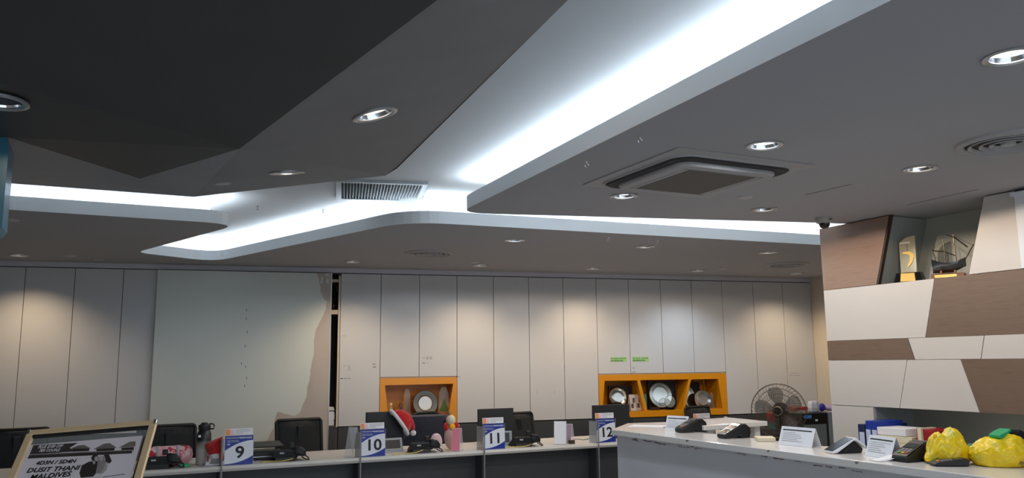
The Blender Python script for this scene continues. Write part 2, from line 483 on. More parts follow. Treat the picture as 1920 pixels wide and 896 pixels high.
for t in ((V0, VW, VL), (V0, VL, VLx), (V0, VLx, VFx2), (V0, VFx2, VFx)): b.poly(list(t))
dl_left = zat(15, 187, 2.42)
q = b.build('ceiling_facet', hull_shade_m, oh); q['kind'] = 'structure'
b = MB()
rim = [VOx, VO, VTa, VT, V2, V3, V3x]  # upright sides out of view, added to stop cove light leaking
for a, c in zip(rim, rim[1:]): b.poly([a, c, Vector((c.x, c.y, UZ)), Vector((a.x, a.y, UZ))])
q = b.build('ceiling_facet', hull_lit_m, oh); q['kind'] = 'structure'

# walls behind and beside (only bounce light)
b = MB(); b.box((-6.1, -3.2, 0), (-6.0, 11, UZ)); struct(b.build('wall_left', wall_m))
b = MB(); b.box((9.0, -3.2, 0), (9.1, 8.5, UZ)); struct(b.build('wall_right', wall_m))
b = MB(); b.xf = Matrix.Translation(BP) @ Matrix.Rotation(BROT, 4, 'Z')
b.box((-9, 0.5, 0), (6.7, 0.6, UZ)); struct(b.build('wall_back', wall_m))
b = MB(); b.xf = Matrix.Translation(BP) @ Matrix.Rotation(BROT, 4, 'Z')
b.box((-6.5, -0.006, 2.598), (6.32, 0.5, CZ)); struct(b.build('trim_1', dark_header))
# unseen front wall, opened to let the ambient fill in: low header and piers
b = MB(); b.box((-6, -3.2, 2.5), (9, -3.1, UZ)); b.box((-6, -3.2, 0), (-5, -3.1, 2.5)); b.box((8, -3.2, 0), (9, -3.1, 2.5))
struct(b.build('wall_front', wall_m))
# fine joint lines of ceiling boards
b = MB()
for A, B in (((1701, 384), (1835, 354.6)), ((1510, 365), (1597, 345))):
    a, c = zat(*A, CZ), zat(*B, CZ); t = (c-a).normalized(); n = Vector((-t.y, t.x, 0))*0.0025
    b.prism([a-n-Vector((0, 0, .0015)), c-n-Vector((0, 0, .0015)), c+n-Vector((0, 0, .0015)), a+n-Vector((0, 0, .0015))], (0, 0, .003))
struct(b.build('trim_2', mat('joint_dark', (70, 70, 74), 0.8)))

# ------------------------------------------------------------------ CEILING FITTINGS
lampcol = {'cool': (0.86, 0.93, 1.0), 'warm': (1.0, 0.80, 0.62), 'wash': (1.0, 0.74, 0.48), 'washc': (0.85, 0.93, 1.0), 'off': (1.0, 0.75, 0.6)}
def downlight(loc, kind, label, z_rot=None, power=None):
    t = thing('downlight', label, 'downlight', loc, 0, 'recessed ceiling downlights')
    if z_rot is not None:
        t.rotation_euler = z_rot
    MB().lathe([(RL+.016, 0.0), (RL+.016, -.006), (RL+.004, -.009), (RL-.006, -.004), (RL-.006, .0)], 28, caps=False).build('trim_ring', alu_m, t, smooth=True)
    MB().lathe([(RL-.005, -.004), (RL-.010, .02), (RL-.022, .05), (RL-.024, .075)], 28, caps=False).build('reflector', chrome_m, t, smooth=True)
    col = lampcol[kind]
    dz = .018 if kind in ('cool', 'warm') else .026
    st = {'cool': 5, 'warm': 2.6, 'wash': 1.2, 'washc': 1.4, 'off': 0.45}[kind]
    MB().lathe([(0.0, dz), (RL-.013, dz), (RL-.013, dz+.01), (0, dz+.01)], 24).build('diffuser', mat('diffuser_'+kind, (240, 240, 240), 0.5, emit=st, ecol=col), t, smooth=True)
    MB().lathe([(RL, .0), (RL, .085), (0.0, .085)], 24, caps=False).build('housing', black_m, t)
    p = {'cool': SPOT, 'warm': SPOT, 'wash': SPOTW, 'washc': SPOTW*0.8, 'off': 0.8}[kind] if power is None else power
    L = bpy.data.lights.new('lamp', 'SPOT'); L.energy = p; L.color = col
    L.spot_size = R_(125 if kind in ('wash', 'washc') else 172); L.spot_blend = 0.9 if kind in ('wash', 'washc') else .1; L.shadow_soft_size = 0.012
    lo = bpy.data.objects.new('lamp', L); C.objects.link(lo); lo.parent = t; lo.location = (0, 0, -0.012 if kind in ('cool', 'warm') else dz-.014)
    return t
for px, py, k, lb in DL:
    p = zat(px, py, CZ); downlight((p.x, p.y, CZ), k, lb)
for (px, py, p0, n, k, lb), c in zip(HDL, hc):
    n = n if n.z > 0 else -n
    downlight(c, k, lb, n.to_track_quat('Z', 'Y').to_euler(), power=5 if k == 'warm' else 0.3)
t = downlight((dl_left.x-0.03, dl_left.y, 2.412), 'warm', 'warm downlight at the upper left edge of the photo in the dark ceiling', power=3)
# out of view lamps of the same room, behind the camera
for x, y in ((2.95, 0.2), (4.2, 0.6), (6.8, 3.0), (6.8, 5.2), (-2.4, 2.4)): pass

def disc(loc, r, label, n=None):
    o = MB().lathe([(r, 0), (r, -.006), (r*.9, -.009), (0, -.010)], 24).build('cover_disc', disc_m, None, smooth=True, loc=loc)
    if n is not None: o.rotation_euler = n.to_track_quat('Z', 'Y').to_euler()
    tag(o, label, 'ceiling disc', 'round ceiling cover discs')
for px, py, lb in DISC:
    p = zat(px, py, CZ); disc((p.x, p.y, CZ), 0.05, lb)
nn = (VT-V0).cross(V2-V0).normalized(); nn = nn if nn.z > 0 else -nn
disc(plat(418, 343, V0, nn), 0.045, 'round cover disc in the lower facet of the dark folded ceiling', nn)

for px, py, r, lb in AIRD:
    p = zat(px, py, CZ); t = thing('air_diffuser', lb, 'air vent', (p.x, p.y, CZ), 0, 'round ceiling air diffusers')
    MB().lathe([(r+.035, 0), (r+.03, -.012), (r+.005, -.022), (r-.01, -.006), (r-.01, 0)], 40, caps=False).build('rim', ac_m, t, smooth=True)
    MB().lathe([(r, -.001), (0, -.001)], 40, caps=False).build('backing', ac_dark, t)
    b = MB()
    for rr in (r*.78, r*.54, r*.32): b.lathe([(rr+.014, -.002), (rr+.022, -.018), (rr+.016, -.021), (rr+.002, -.004)], 40, caps=False)
    b.lathe([(0, -.024), (r*.16, -.02), (r*.18, -.004)], 30, caps=False)
    b.build('cone', ac_m, t, smooth=True)
# small hooks and sprinkler heads
for px, py, lb in ((1100, 302, 'tiny hook in the ceiling left of the air conditioner'), (1141, 444, 'tiny ceiling hook by the cove edge, left of its neighbour'), (1233, 450, 'tiny ceiling hook by the cove edge, right of its neighbour'), (1200, 255, 'tiny hook in the ceiling above and left of the air conditioner')):
    p = zat(px, py, CZ)
    b = MB(); b.tube([(0, 0, 0), (0, 0, -.012)] + [(.012*math.sin(a), 0, -.024+.012*math.cos(a)) for a in [i*PI/6 for i in range(0, 10)]], .0018, 6)
    b.lathe([(.008, 0), (.008, -.003), (0, -.003)], 12)
    tag(b.build('ceiling_hook', chrome_m, None, smooth=True, loc=(p.x, p.y, CZ)), lb, 'hook', 'small ceiling hooks')
for px, py, lb in ((483, 386, 'tiny white sprinkler head in the cove near the left soffit tip'), (606, 392, 'tiny white sprinkler head in the cove beside the louvred vent')):
    p = zat(px, py, UZ)
    tag(MB().lathe([(.012, 0), (.012, -.004), (.004, -.006), (.004, -.03), (.010, -.032), (.010, -.035), (0, -.035)], 14).build('sprinkler', disc_m, None, smooth=True, loc=(p.x, p.y, UZ)), lb, 'sprinkler', 'sprinkler heads')

# cassette air conditioner
t = thing('cassette_air_conditioner', 'square ceiling cassette air conditioner with dark central grille', 'air conditioner', (3.05, 3.80, CZ))
def rrect(w, h, r, z, n=6):
    pts = []
    for cx, cy, a0 in ((w-r, h-r, 0), (-w+r, h-r, 90), (-w+r, -h+r, 180), (w-r, -h+r, 270)):
        for k in range(n+1):
            a = R_(a0+90*k/n); pts.append((cx+r*math.cos(a), cy+r*math.sin(a), z))
    return pts
MB().rings([rrect(.49, .49, .02, 0), rrect(.49, .49, .02, -.008)]).build('outer_plate', ac_m, t, bevel=.002)
MB().rings([rrect(.41, .41, .11, -.008), rrect(.415, .415, .11, -.018), rrect(.40, .40, .10, -.026)]).build('air_slot', ac_dark, t)
MB().rings([rrect(.350, .350, .09, -.016), rrect(.350, .350, .09, -.040), rrect(.338, .338, .085, -.048)]).build('face_panel', ac_m, t, bevel=.003)
b = MB(); b.rings([rrect(.43, .43, .12, -.008), rrect(.425, .425, .118, -.018), rrect(.416, .416, .112, -.018), rrect(.416, .416, .112, -.008)], caps=False); b.build('slot_rim', ac_m, t, smooth=True)
MB().box((-.24, -.26, -.049), (.24, .26, -.0475)).build('intake_grille', grille_m, t)
b = MB()
for s in (-.27, .27): b.box((s-.001, -.28, -.0487), (s+.001, .28, -.0478)); b.box((-.28, s-.001, -.0487), (.28, s+.001, -.0478))
b.build('seam_line', ac_dark, t)

# louvred vent in the cove ceiling
t = thing('louvred_vent', 'square aluminium louvred air vent in the bright cove ceiling', 'air vent', (1.845*.964, 6.27*.964, UZ), R_(-14))
b = MB()
for a, c in (((-.34, -.34), (.34, -.30)), ((-.34, .30), (.34, .34)), ((-.34, -.30), (-.30, .30)), ((.30, -.30), (.34, .30))): b.box((a[0], a[1], -.022), (c[0], c[1], 0))
b.build('frame', vent_al, t, bevel=.003)
MB().box((-.30, -.30, -.002), (.30, .30, -.001)).build('backing', vent_in, t)
b = MB()
for i in range(26):
    x = -.29+i*.0232
    b.prism([(x, -.30, -.003), (x+.003, -.30, -.003), (x+.014, -.30, -.02), (x+.011, -.30, -.02)], (0, .6, 0))
b.build('louvre', louv_m, t)

# dome camera
p = zat(1545, 408, CZ)
t = thing('dome_camera', 'small white dome security camera on the ceiling over the brown panel', 'security camera', (p.x, p.y, CZ))
MB().lathe([(.062, 0), (.064, -.012), (.060, -.04), (.045, -.046), (0, -.046)], 28).build('housing', mat('camera_shell', (170, 166, 158), 0.5), t, smooth=True)
MB().lathe([(.042, -.046), (.040, -.06), (.03, -.078), (.015, -.087), (0, -.089)], 28).build('dome', black_gl, t, smooth=True)
MB().box((-.012, -.0645, -.024), (.012, -.061, -.016)).build('badge', ink_m, t)

# teal hanging panel at the left edge
pt = zat(18, 258, 2.42)
zb = yat(5, 450, pt.y).z
b = MB(); b.xf = Matrix.Translation((pt.x, pt.y, 0))
b.rings([rr for rr in ([(-1.2, 0, zb), (-.06, 0, zb), (-.03, -.0, zb+.01), (0, .0, zb+.05), (0, 0, 2.39), (-.01, 0, 2.419), (-1.2, 0, 2.419)], [(-1.2, .16, zb), (-.06, .16, zb), (-.03, .16, zb+.01), (0, .16, zb+.05), (0, .16, 2.39), (-.01, .16, 2.419), (-1.2, .16, 2.419)])])
tag(b.build('hanging_panel', teal_m, None), 'teal blue panel hanging from the dark ceiling at the left edge', 'panel')

# ------------------------------------------------------------------ CUPBOARD WALL
def wroot(name, label, cat, u, group=None):
    p = wpt(u, 0); return thing(name, label, cat, (p.x, p.y, 0), BROT, group)
def wmat(u0):  # local offset for meshes given in wall (u) coordinates under a root at u0
    return Matrix.Translation((-u0, 0, 0))
def cupboard(name, label, us, z0, z1, m, depth=0.45, marks=(), group=None):
    t = wroot(name, label, 'cupboard', us[0], group)
    b = MB(); b.xf = wmat(us[0]); b.box((us[0]+.002, .02, z0+.002), (us[-1]-.002, depth, z1-.002)); b.build('body', carc_m, t)
    ds = []
    for a, c in zip(us, us[1:]):
        b = MB(); b.xf = wmat(us[0]); b.box((a+.0028, 0, z0+.003), (c-.0028, .018, z1-.003)); ds.append(b.build('door', m, t, bevel=.0012, seg=1))
    for px, py, w, h, mm in marks:
        u, z = wl(px, py); b = MB(); b.xf = wmat(us[0]); b.box((u, -.001, z-h), (u+w, 0.0, z))
        k = max(0, min(len(ds)-1, sum(1 for q in us[1:-1] if u > q))); b.build('marking', mm, ds[k])
    return t, ds
S = [0.0, .461, .915, 1.367, 1.819, 2.268, 2.715, 3.159, 3.6, 4.051, 4.497, 4.947, 5.416, 5.871, 6.318]
ZB, ZN, ZT = 0.86, 1.400, 2.592
def tm(x, y, w, h=.006, m=None): return (x, y, w, h, m or grey_ink)
dm = mat('small_print', (96, 92, 92), 0.7)
G1 = 'white cupboards along the back wall'
cupboard('tall_cupboard', 'leftmost tall white double-door cupboard, lit warm from above, cut by the photo edge', [-4.13, -3.68, -3.229], ZB, ZT, white_lam, group=G1)
cupboard('tall_cupboard', 'tall white double-door cupboard, second from the left, behind the poster stand', [-3.229, -2.763, -2.294], ZB, ZT, white_lam, marks=(), group=G1)
cupboard('tall_cupboard', 'narrow white single-door cupboard just left of the large sliding panel', [-2.294, -1.86], ZB, ZT, white_lam, group=G1)
cupboard('tall_cupboard', 'white single-door cupboard with scuffs right of the open shelf gap', [S[0], S[1]], ZB, ZT, white_lam, group=G1,
         marks=[tm(644, 686, .03), tm(652, 685, .03), tm(652, 688, .03), tm(652, 691, .03), tm(652, 693.5, .03), tm(699, 682, .03, .008, dm), tm(699, 687.5, .035, .008, dm), tm(638, 709, .03, .008, ink_m), tm(645, 709, .03, .006, dm), tm(652, 708.7, .03, .006, dm), tm(642, 629, .04, .005), tm(646, 570, .03, .004)])
cupboard('wall_cupboard', 'white two-door upper cupboard above the small orange niche', S[1:4], ZN, ZT, white_lam, group=G1,
         marks=[tm(792, 670.5, .03), tm(799, 669, .03, .005, dm), tm(799, 672, .03, .005, dm), tm(805.5, 669, .03, .005, dm), tm(805.5, 672, .03, .005, dm), tm(792, 680, .03, .008, dm), tm(799, 680.5, .03, .006)])
cupboard('tall_cupboard', 'white tall double-door cupboard immediately right of the small orange niche', S[3:6], ZB, ZT, white_lam, group=G1, marks=[tm(858, 706, .03, .005, dm)])
cupboard('tall_cupboard', 'white tall double-door cupboard immediately left of the long orange niche', S[5:8], ZB, ZT, white_lam, group=G1, marks=[tm(1058, 684, .006, .03, dm), tm(1007, 731, .004, .05, grey_ink), tm(1039, 731, .004, .05, grey_ink)])
tg, dg_ = cupboard('wall_cupboard', 'white upper cupboard with two green labels above the long orange niche', S[7:10], ZN, ZT, white_lam, group=G1, marks=[tm(1186, 689, .03, .006, dm), tm(1185, 697, .05, .006, dm)])
cupboard('wall_cupboard', 'plain white upper cupboard over the right half of the long orange niche', S[9:12], ZN, ZT, white_lam, group=G1, marks=[tm(1294, 694, .03, .005)])
cupboard('tall_cupboard', 'white tall double-door cupboard immediately right of the long orange niche', S[11:14], ZB, ZT, white_lam, group=G1)
cupboard('tall_cupboard', 'last white single-door cupboard in the far right corner above the fan', S[13:15], ZB, ZT, white_lam, group=G1, marks=[tm(1483, 699, .12, .006), tm(1480, 703.5, .17, .006)])
for (x0, y0), (x1, y1), l1, l2, lb in (((1144.5, 669.5), (1175.5, 678), 'PH HOLIDAY VECTOR', 'BLUE BEACH BAG', 'left'), ((1185.5, 669), (1216.5, 677.5), 'MG TOURS - NATHAN', 'BLUE BEACH BAG', 'right')):
    u0, z0 = wl(x0, y0); u1, z1 = wl(x1, y1)
    dr = dg_[0 if lb == 'left' else 1]
    b = MB(); b.xf = wmat(S[7]); b.box((u0, -.0015, z1), (u1, 0, z0)); lo = b.build('green_label', green_lb, dr)
    h = z0-z1
    text(l1, h*.42, ink_m, lo, (u0+.006-S[7], -.002, z1+h*.56), name='label_text', wide=(u1-u0-.012)/(h*.42*.62*len(l1)))
    text(l2, h*.42, ink_m, lo, (u0+.006-S[7], -.002, z1+h*.10), name='label_text', bold=.02, wide=(u1-u0-.03)/(h*.42*.66*len(l2)))
# base cupboards
BS = [-4.13, -3.229, -2.294, -1.9]
for us, lb in (([-4.13, -3.68, -3.229, -2.763, -2.294, -1.86], 'charcoal base cupboard under the leftmost white cupboards'), (S[0:4], 'charcoal base cupboard under the small orange niche'),
               (S[3:6], 'charcoal base cupboard behind the plush reindeer and desk sign 11'), (S[5:8], 'charcoal base cupboard between the desk screens of signs 11 and 12'),
               (S[7:12], 'charcoal base cupboard under the long orange niche'), (S[11:15], 'charcoal base cupboard behind the pedestal fan')):
    mk = []
    if us[0] == S[3]: mk = [(857, 796.5, .03, .012, paper_m), (861, 803.5, .025, .01, paper_m)]
    if us[0] == S[5]: mk = [(993.5, 791, .03, .012, paper_m), (997, 797.5, .025, .01, paper_m)]
    if us[0] == S[11]: mk = [(1357, 781, .05, .012, paper_m)]
    cupboard('base_cupboard', lb, us, 0.0, 0.853, dark_lam, marks=mk, group='charcoal base cupboards along the back wall')
# return wall
cr = wpt(6.32, 0)
b = MB(); b.poly([(cr.x, cr.y, 0), (cr.x+.001, cr.y-3.0, 0), (cr.x+.001, cr.y-3.0, CZ), (cr.x, cr.y, CZ)]); b.poly([(cr.x, cr.y, 0), wpt(6.32, 0, .5), wpt(6.32, CZ, .5), (cr.x, cr.y, CZ)])
struct(b.build('wall_return', wall_m))

# sliding panel with torn facing
u0, u1 = -1.950, -0.107
t = wroot('sliding_panel', 'large pale sliding panel with torn facing baring beige board at its right', 'panel', u0)
OFP = -.055
b = MB(); b.box((0, OFP, 0.02), (u1-u0, OFP+.035, 2.585)); b.build('board', beige_board, t, bevel=.002, seg=1)
tear = [(594, 512), (595.5, 519), (599, 523), (601, 536), (602, 548), (608, 562), (613, 565), (611, 580), (604, 594), (598, 607), (592, 618), (589, 633), (588.5, 655), (587, 669), (583, 690), (581, 706), (576, 726), (574, 744), (564, 770), (559, 776), (553, 780), (540, 777), (521, 772), (518, 776), (515, 789), (512, 804), (505, 818), (496, 834), (488, 860)]
pts = [(0.0, 0.02), (0.0, 2.585)]
for i, (x, y) in enumerate(tear):
    u, z = wl(x, y, OFP); z = min(z, 2.585); pts.append((u-u0, z))
    if i+1 < len(tear):
        ub, zb2 = wl(*tear[i+1], OFP)
        for k in (1, 2):
            f = k/3; pts.append((u-u0+(ub-u)*f+random.uniform(-.006, .006), min(2.585, z+(zb2-z)*f+random.uniform(-.004, .004))))
pts.append((pts[-1][0]-.1, .02))
b = MB(); filled_pts = pts
b.xf = Matrix(((1, 0, 0, 0), (0, 0, 1, OFP), (0, 1, 0, 0), (0, 0, 0, 1)))
filled(b, pts, [], -.0015); filled(b, pts, [], -.0001)
b.build('torn_facing', panel_lam, t)
b = MB(); b.xf = Matrix(((1, 0, 0, 0), (0, 0, 1, OFP), (0, 1, 0, 0), (0, 0, 0, 1)))
for isl in ([(602, 520), (606, 519), (605, 530), (601, 532)], [(609, 513), (617, 512), (616, 516), (612, 519)], [(613, 521), (617, 524), (615, 533), (611, 527)]):
    q = [(wl(x, y, OFP)[0]-u0, wl(x, y, OFP)[1]) for x, y in isl]
    filled(b, q, [], -.0015)
b.build('facing_scrap', panel_lam, t)
b = MB()
for x, y in ((462, 584), (461, 600), (463, 625), (459, 651), (452, 684), (460, 690), (462, 711), (458, 726)):
    u, z = wl(x, y, OFP); b.box((u-u0, OFP-.003, z), (u-u0+.006, OFP-.0012, z+.03))
b.build('scratch', dm, t)
b = MB(); b.box((u1-u0-.006, OFP-.004, .02), (u1-u0+.002, OFP+.035, 2.587)); b.build('edge_strip', alu_m, t)
# open shelves in the gap
t = wroot('open_shelf', 'narrow open shelving in the dark gap beside the torn panel', 'shelf', -0.4)
b = MB(); b.box((0, .30, 0), (.398, .32, 2.585)); b.box((.372, -.0, 0), (.394, .32, 2.585)); b.build('back_board', carc_m, t)
b = MB(); b.box((.376, -.012, 0.86), (.396, .3, 2.56)); b.build('side_board', shelfpale, t)
for z, h in ((wl(630, 585)[1], .05), (wl(630, 526)[1], .03)):
    MB().box((0, 0, z-h/2), (.374, .3, z+h/2)).build('shelf', shelfpale, t, bevel=.002)
MB().box((0, 0, .85), (.374, .3, .875)).build('shelf', carc_m, t)
MB().box((0, 0, .0), (.374, .3, .848)).build('lower_door', dark_lam, t)
zs = .875
for i in range(14):
    h = .016 if i < 9 else .011
    p = wpt(-.15+random.uniform(-.006, .004), zs+.0005, .03)
    lb = ['lowest', 'second lowest', 'third', 'fourth', 'fifth', 'sixth', 'seventh', 'eighth', 'ninth', 'tenth', 'eleventh', 'twelfth', 'thirteenth', 'topmost'][i]
    o = MB().box((-.12, 0, 0), (.11, .2, h-.001)).build('paper_ream', paper_m if i < 9 else [paper_m, black_m, paper_m, cream_p, paper_m][i-9], None, loc=p, rotz=BROT)
    tag(o, f'{lb} file of the stack in the dark gap, counted from its shelf', 'file', 'files stacked in the shelf gap')
    zs += h
b = MB()
for k in range(3):
    a = k*2.1
    b.tube([(0, 0, 0), (.02*math.cos(a), .02*math.sin(a), .10), (.05*math.cos(a), .05*math.sin(a), .22), (.02, 0, .32)], [.03, .026, .015, .006], 8)
b.ball((0, 0, .05), .05)
p = wpt(-.075, wl(630, 585)[1]+.0255, .12)
tag(b.build('ornament', mat('dark_bronze', (70, 52, 40), 0.3, metal=0.7), None, smooth=True, loc=p), 'dark bronze ornament on the upper shelf in the gap', 'ornament')

# orange niches
def niche(name, label, ua, ub, bays):
    t = wroot(name, label, 'display niche', ua)
    z0, z1 = ZB+.002, 1.388
    b = MB()
    b.xf = Matrix(((1, 0, 0, 0), (0, 0, 1, -.004), (0, 1, 0, 0), (0, 0, 0, 1)))
    outer = [(0, z0), (ub-ua, z0), (ub-ua, z1), (0, z1)]
    hs = [[(wl(x, y)[0]-ua, wl(x, y)[1]) for x, y in bay] for bay in bays]
    filled(b, outer, hs, 0)
    for q in [outer]+hs:
        n = len(q); D = .02 if q is outer else .36
        for i in range(n):
            a, c = q[i], q[(i+1) % n]
            b.bm.faces.new([b.v((a[0], a[1], 0)), b.v((c[0], c[1], 0)), b.v((c[0], c[1], D)), b.v((a[0], a[1], D))])
    b.build('frame', orange_m, t)
    for q in hs:
        b = MB(); b.xf = Matrix(((1, 0, 0, 0), (0, 0, 1, 0), (0, 1, 0, 0), (0, 0, 0, 1)))
        b.bm.faces.new([b.v((x, y, .355)) for x, y in q]); b.build('back_panel', orange_m, t)
    MB().box((0.003, 0.012, z1+.001), (ub-ua-.003, .02, ZN)).build('top_rail', shelfpale, t)
    return [min(p[1] for p in q) for q in hs]
nz1 = niche('orange_niche', 'small orange display niche with round pewter plate left of centre', S[1]+.002, S[3]-.002, [[(721.7, 722.3), (849.5, 719.2), (841, 780.4), (728.5, 784)]])
nz2 = niche('orange_niche', 'long orange display niche with three bays split by slanted dividers', S[7]+.002, S[11]-.002,
   [[(1133.5, 713.8), (1194.5, 713), (1207.8, 770.4), (1129.4, 772.5)], [(1199.8, 712.5), (1291, 710.9), (1279, 767.6), (1213.8, 769.8)], [(1295.3, 711.3), (1346, 710), (1354.9, 765.6), (1283.7, 767.4)]])
NZ1, NZ2 = nz1[0], nz2[1]

def wat(px, py, off):     # world point on wall-parallel plane
    return plat(px, py, BP+BV*off, BV)
def plate(name, label, px, py, rpx, off, floor_z, mats, prof, group=None, scale_y=1.0, stand=True, tiltx=-12):
    c = wat(px, py, off); r = (wat(px+rpx, py, off)-c).length
    cz = max(c.z, floor_z + r*scale_y*math.cos(R_(tiltx)) + .002) if stand else c.z
    t = thing(name, label, 'plate', (c.x, c.y, floor_z), BROT, group)
    M4 = Matrix.Translation((0, 0, cz-floor_z)) @ Matrix.Rotation(R_(tiltx), 4, 'X')
    for nm, m_, pr in prof:
        b = MB(); b.xf = M4 @ Matrix.Scale(scale_y, 4, (0, 0, 1)); b.lathe([(a*r, -h*r) for a, h in pr], 48, axis='Y', caps=False); b.build(nm, m_, t, smooth=True)
    b = MB()
    H = cz-floor_z
    b.tube([(-r*.45, -.045, .004), (-r*.45, .0, .006), (-r*.35, .04, H*.9)], .004, 6); b.tube([(r*.45, -.045, .004), (r*.45, .0, .006), (r*.35, .04, H*.9)], .004, 6); b.tube([(-r*.35, .045, H*.5), (r*.35, .045, H*.5)], .004, 6)
    b.tube([(-r*.45, -.045, .004), (-r*.45, -.045, .025)], .004, 6); b.tube([(r*.45, -.045, .004), (r*.45, -.045, .025)], .004, 6)
    b.build('stand', black_m, t)
    return t
dish = [('plate_rim', pewter_m, [(1.0, .02), (1.0, 0), (.97, .03), (.62, .0), (.62, .02)]), ('plate_centre', brushed_m, [(.62, .02), (.58, .05), (.55, .02), (.53, -.02), (0.0, -.02)]), ('plate_back', pewter_m, [(1.0, .0), (.6, -.05), (0, -.06)])]
plate('round_plate', 'round pewter plate with bright brushed centre in the small orange niche', 797.5, 755.5, 23.2, .10, NZ1, None, dish, stand=False, tiltx=-8)
mirror = [('plate_rim', ornate_m, [(1.0, .02), (1.0, 0), (.94, .05), (.84, .03)]), ('plate_centre', silver_m, [(.84, .03), (.74, .002), (.4, -.003), (0, -.004)]), ('plate_back', pewter_m, [(1.0, .0), (.6, -.06), (0, -.08)])]
big = [('plate_rim', silver_m, [(1.0, .02), (1.0, 0), (.96, .04), (.66, .02)]), ('plate_centre', silver_m, [(.66, .02), (.64, -.02), (.3, -.03), (0, -.03)]), ('plate_back', pewter_m, [(1.0, .0), (.6, -.06), (0, -.08)])]
plate('round_plate', 'ornate-rimmed silver plate in the left bay of the long orange niche', 1159, 744, 16.5, .13, NZ2, None, mirror, stand=True)
plate('round_plate', 'largest silver plate, in the middle bay of the long orange niche', 1238.5, 740.5, 21, .12, NZ2, None, big, stand=False)
plate('oval_plate', 'oval silver tray half hidden in the right bay of the long orange niche', 1289.5, 742, 13, .20, NZ2, None, big, scale_y=1.28, stand=True)
plate('round_plate', 'round fluted pewter tray in the right bay of the long orange niche', 1317.5, 748.5, 15.3, .09, NZ2, None, [('plate_rim', silver_m, [(1.0, .02), (1.0, 0), (.96, .05), (.64, .0)]), ('plate_centre', brushed_m, [(.64, .0), (.6, .03), (.56, -.01), (0, -.01)]), ('plate_back', pewter_m, [(1.0, 0), (.6, -.05), (0, -.06)])], stand=True)
# presentation boxes behind the plates
for px0, px1, py0, off, lb in ((1141, 1184, 723, .22, 'dark presentation box behind the ornate silver plate'), (1214, 1266, 714, .20, 'dark presentation box behind the largest silver plate'), (1283.5, 1310, 716, .28, 'dark presentation box behind the oval silver tray')):
    a, c = wat(px0, py0, off), wat(px1, py0, off); w = (c-a).length
    t = thing('presentation_box', lb, 'box', (a.x, a.y, NZ2), BROT, 'dark presentation boxes')
    H = a.z-NZ2
    MB().box((0, 0, .001), (w, .03, H)).build('backing', black_m, t, bevel=.003)
    b = MB(); b.box((0, -.02, .001), (.015, 0, H)); b.box((w-.015, -.02, .001), (w, 0, H)); b.box((.015, -.02, H-.015), (w-.015, 0, H)); b.build('box_rim', mat('dark_wood', (60, 34, 22), 0.4), t)
# black oval object
p = wat(1156, 757, .05)
t = thing('oval_case', 'black oval case in front of the ornate silver plate', 'case', (p.x, p.y, NZ2), BROT)
MB().lathe([(.05, 0), (.055, .01), (.03, .02), (.03, .05), (.05, .06)], 20).build('case_foot', silver_m, t, smooth=True)
MB().ball((0, 0, .085), .055, 1.5, .8, .5).build('case_body', black_gl, t, smooth=True)
# brochures
for k, (x, lb) in enumerate(((1185, 'nearest brown folded brochure in the left bay of the long niche'), (1196, 'middle standing brochure in the left bay of the long niche'), (1203, 'rightmost standing brochure, against the slanted divider'))):
    p = wat(x, 769.5, .04+.05*k)
    t = thing('brochure', lb, 'brochure', (p.x, p.y, NZ2+.001), BROT+.25, 'standing brochures')
    for s in (-1, 1):
        MB().prism([(-.045, .035*s, 0), (.045, .035*s, 0), (.045, .003*s, .20), (-.045, .003*s, .20)], (0, .0015*s, 0)).build('cover' if s < 0 else 'back_cover', mat('brochure_paper', (186, 172, 164), 0.6), t)
    b = MB(); b.box((-.03, -.031, .03), (0.005, -.028, .09)); b.box((0, -.024, .10), (.03, -.019, .16)); b.build('picture', mat('brochure_print', (90, 70, 64), 0.6, var=.5, scale=60), t)
p = wat(1206, 769, .10)
tag(MB().box((0, 0, 0), (.035, .12, .20)).build('book', teal_p, None, loc=(p.x+.02, p.y, NZ2+.001), rotz=BROT), 'small teal book at the left of the middle bay', 'book')
p = wat(1256, 754, .03)
t = thing('glass_plaque', 'clear round glass plaque in front of the largest silver plate', 'plaque', (p.x, p.y, NZ2), BROT)
MB().lathe([(.075, -.006), (.075, .006), (.0, .006), (.0, -.006)], 36, c=(0, 0, .105), axis='Y').build('glass_disc', glass_m, t, smooth=True)
b = MB(); b.tube([(.075*math.cos(i*PI/16), -.008, .105+.075*math.sin(i*PI/16)) for i in range(32)], .0025, 6, closed=True); b.build('disc_edge', ink_m, t)
MB().box((-.05, -.02, 0), (.05, .02, .032)).build('plaque_base', black_gl, t, bevel=.002)
p = wat(1224, 767, .02)
tag(MB().box((-.02, -.0, 0), (.10, .03, .035)).build('name_stand', mat('dark_wood', (60, 34, 22), 0.4), None, loc=(p.x, p.y, NZ2+.001), rotz=BROT, bevel=.002), 'dark wooden block at the foot of the largest silver plate', 'block')
def trophy_glass(px, off, fz, h, w, lb, basecol, accent=None, group=None):
    p = wat(px, 765, off); t = thing('glass_trophy', lb, 'trophy', (p.x, p.y, fz), BROT, group)
    MB().box((-w*.6, -.025, 0), (w*.6, .025, h*.16)).build('trophy_base', basecol, t, bevel=.002)
    MB().prism([(-w*.5, -.01, h*.16), (w*.5, -.01, h*.16), (w*.42, -.01, h*.8), (w*.2, -.01, h), (-w*.2, -.01, h), (-w*.42, -.01, h*.8)], (0, .02, 0)).build('glass_blade', glass_m, t, bevel=.002)
    if accent:
        MB().prism([(-w*.45, -.012, h*.17), (w*.45, -.012, h*.17), (w*.05, -.012, h*.6)], (0, .001, 0)).build('trophy_inlay', accent, t)
    return t
trophy_glass(832, .10, NZ1, .34, .13, 'clear trophy with green inlay right of the pewter plate', wood_m, mat('green_inlay', (70, 90, 20), 0.5))
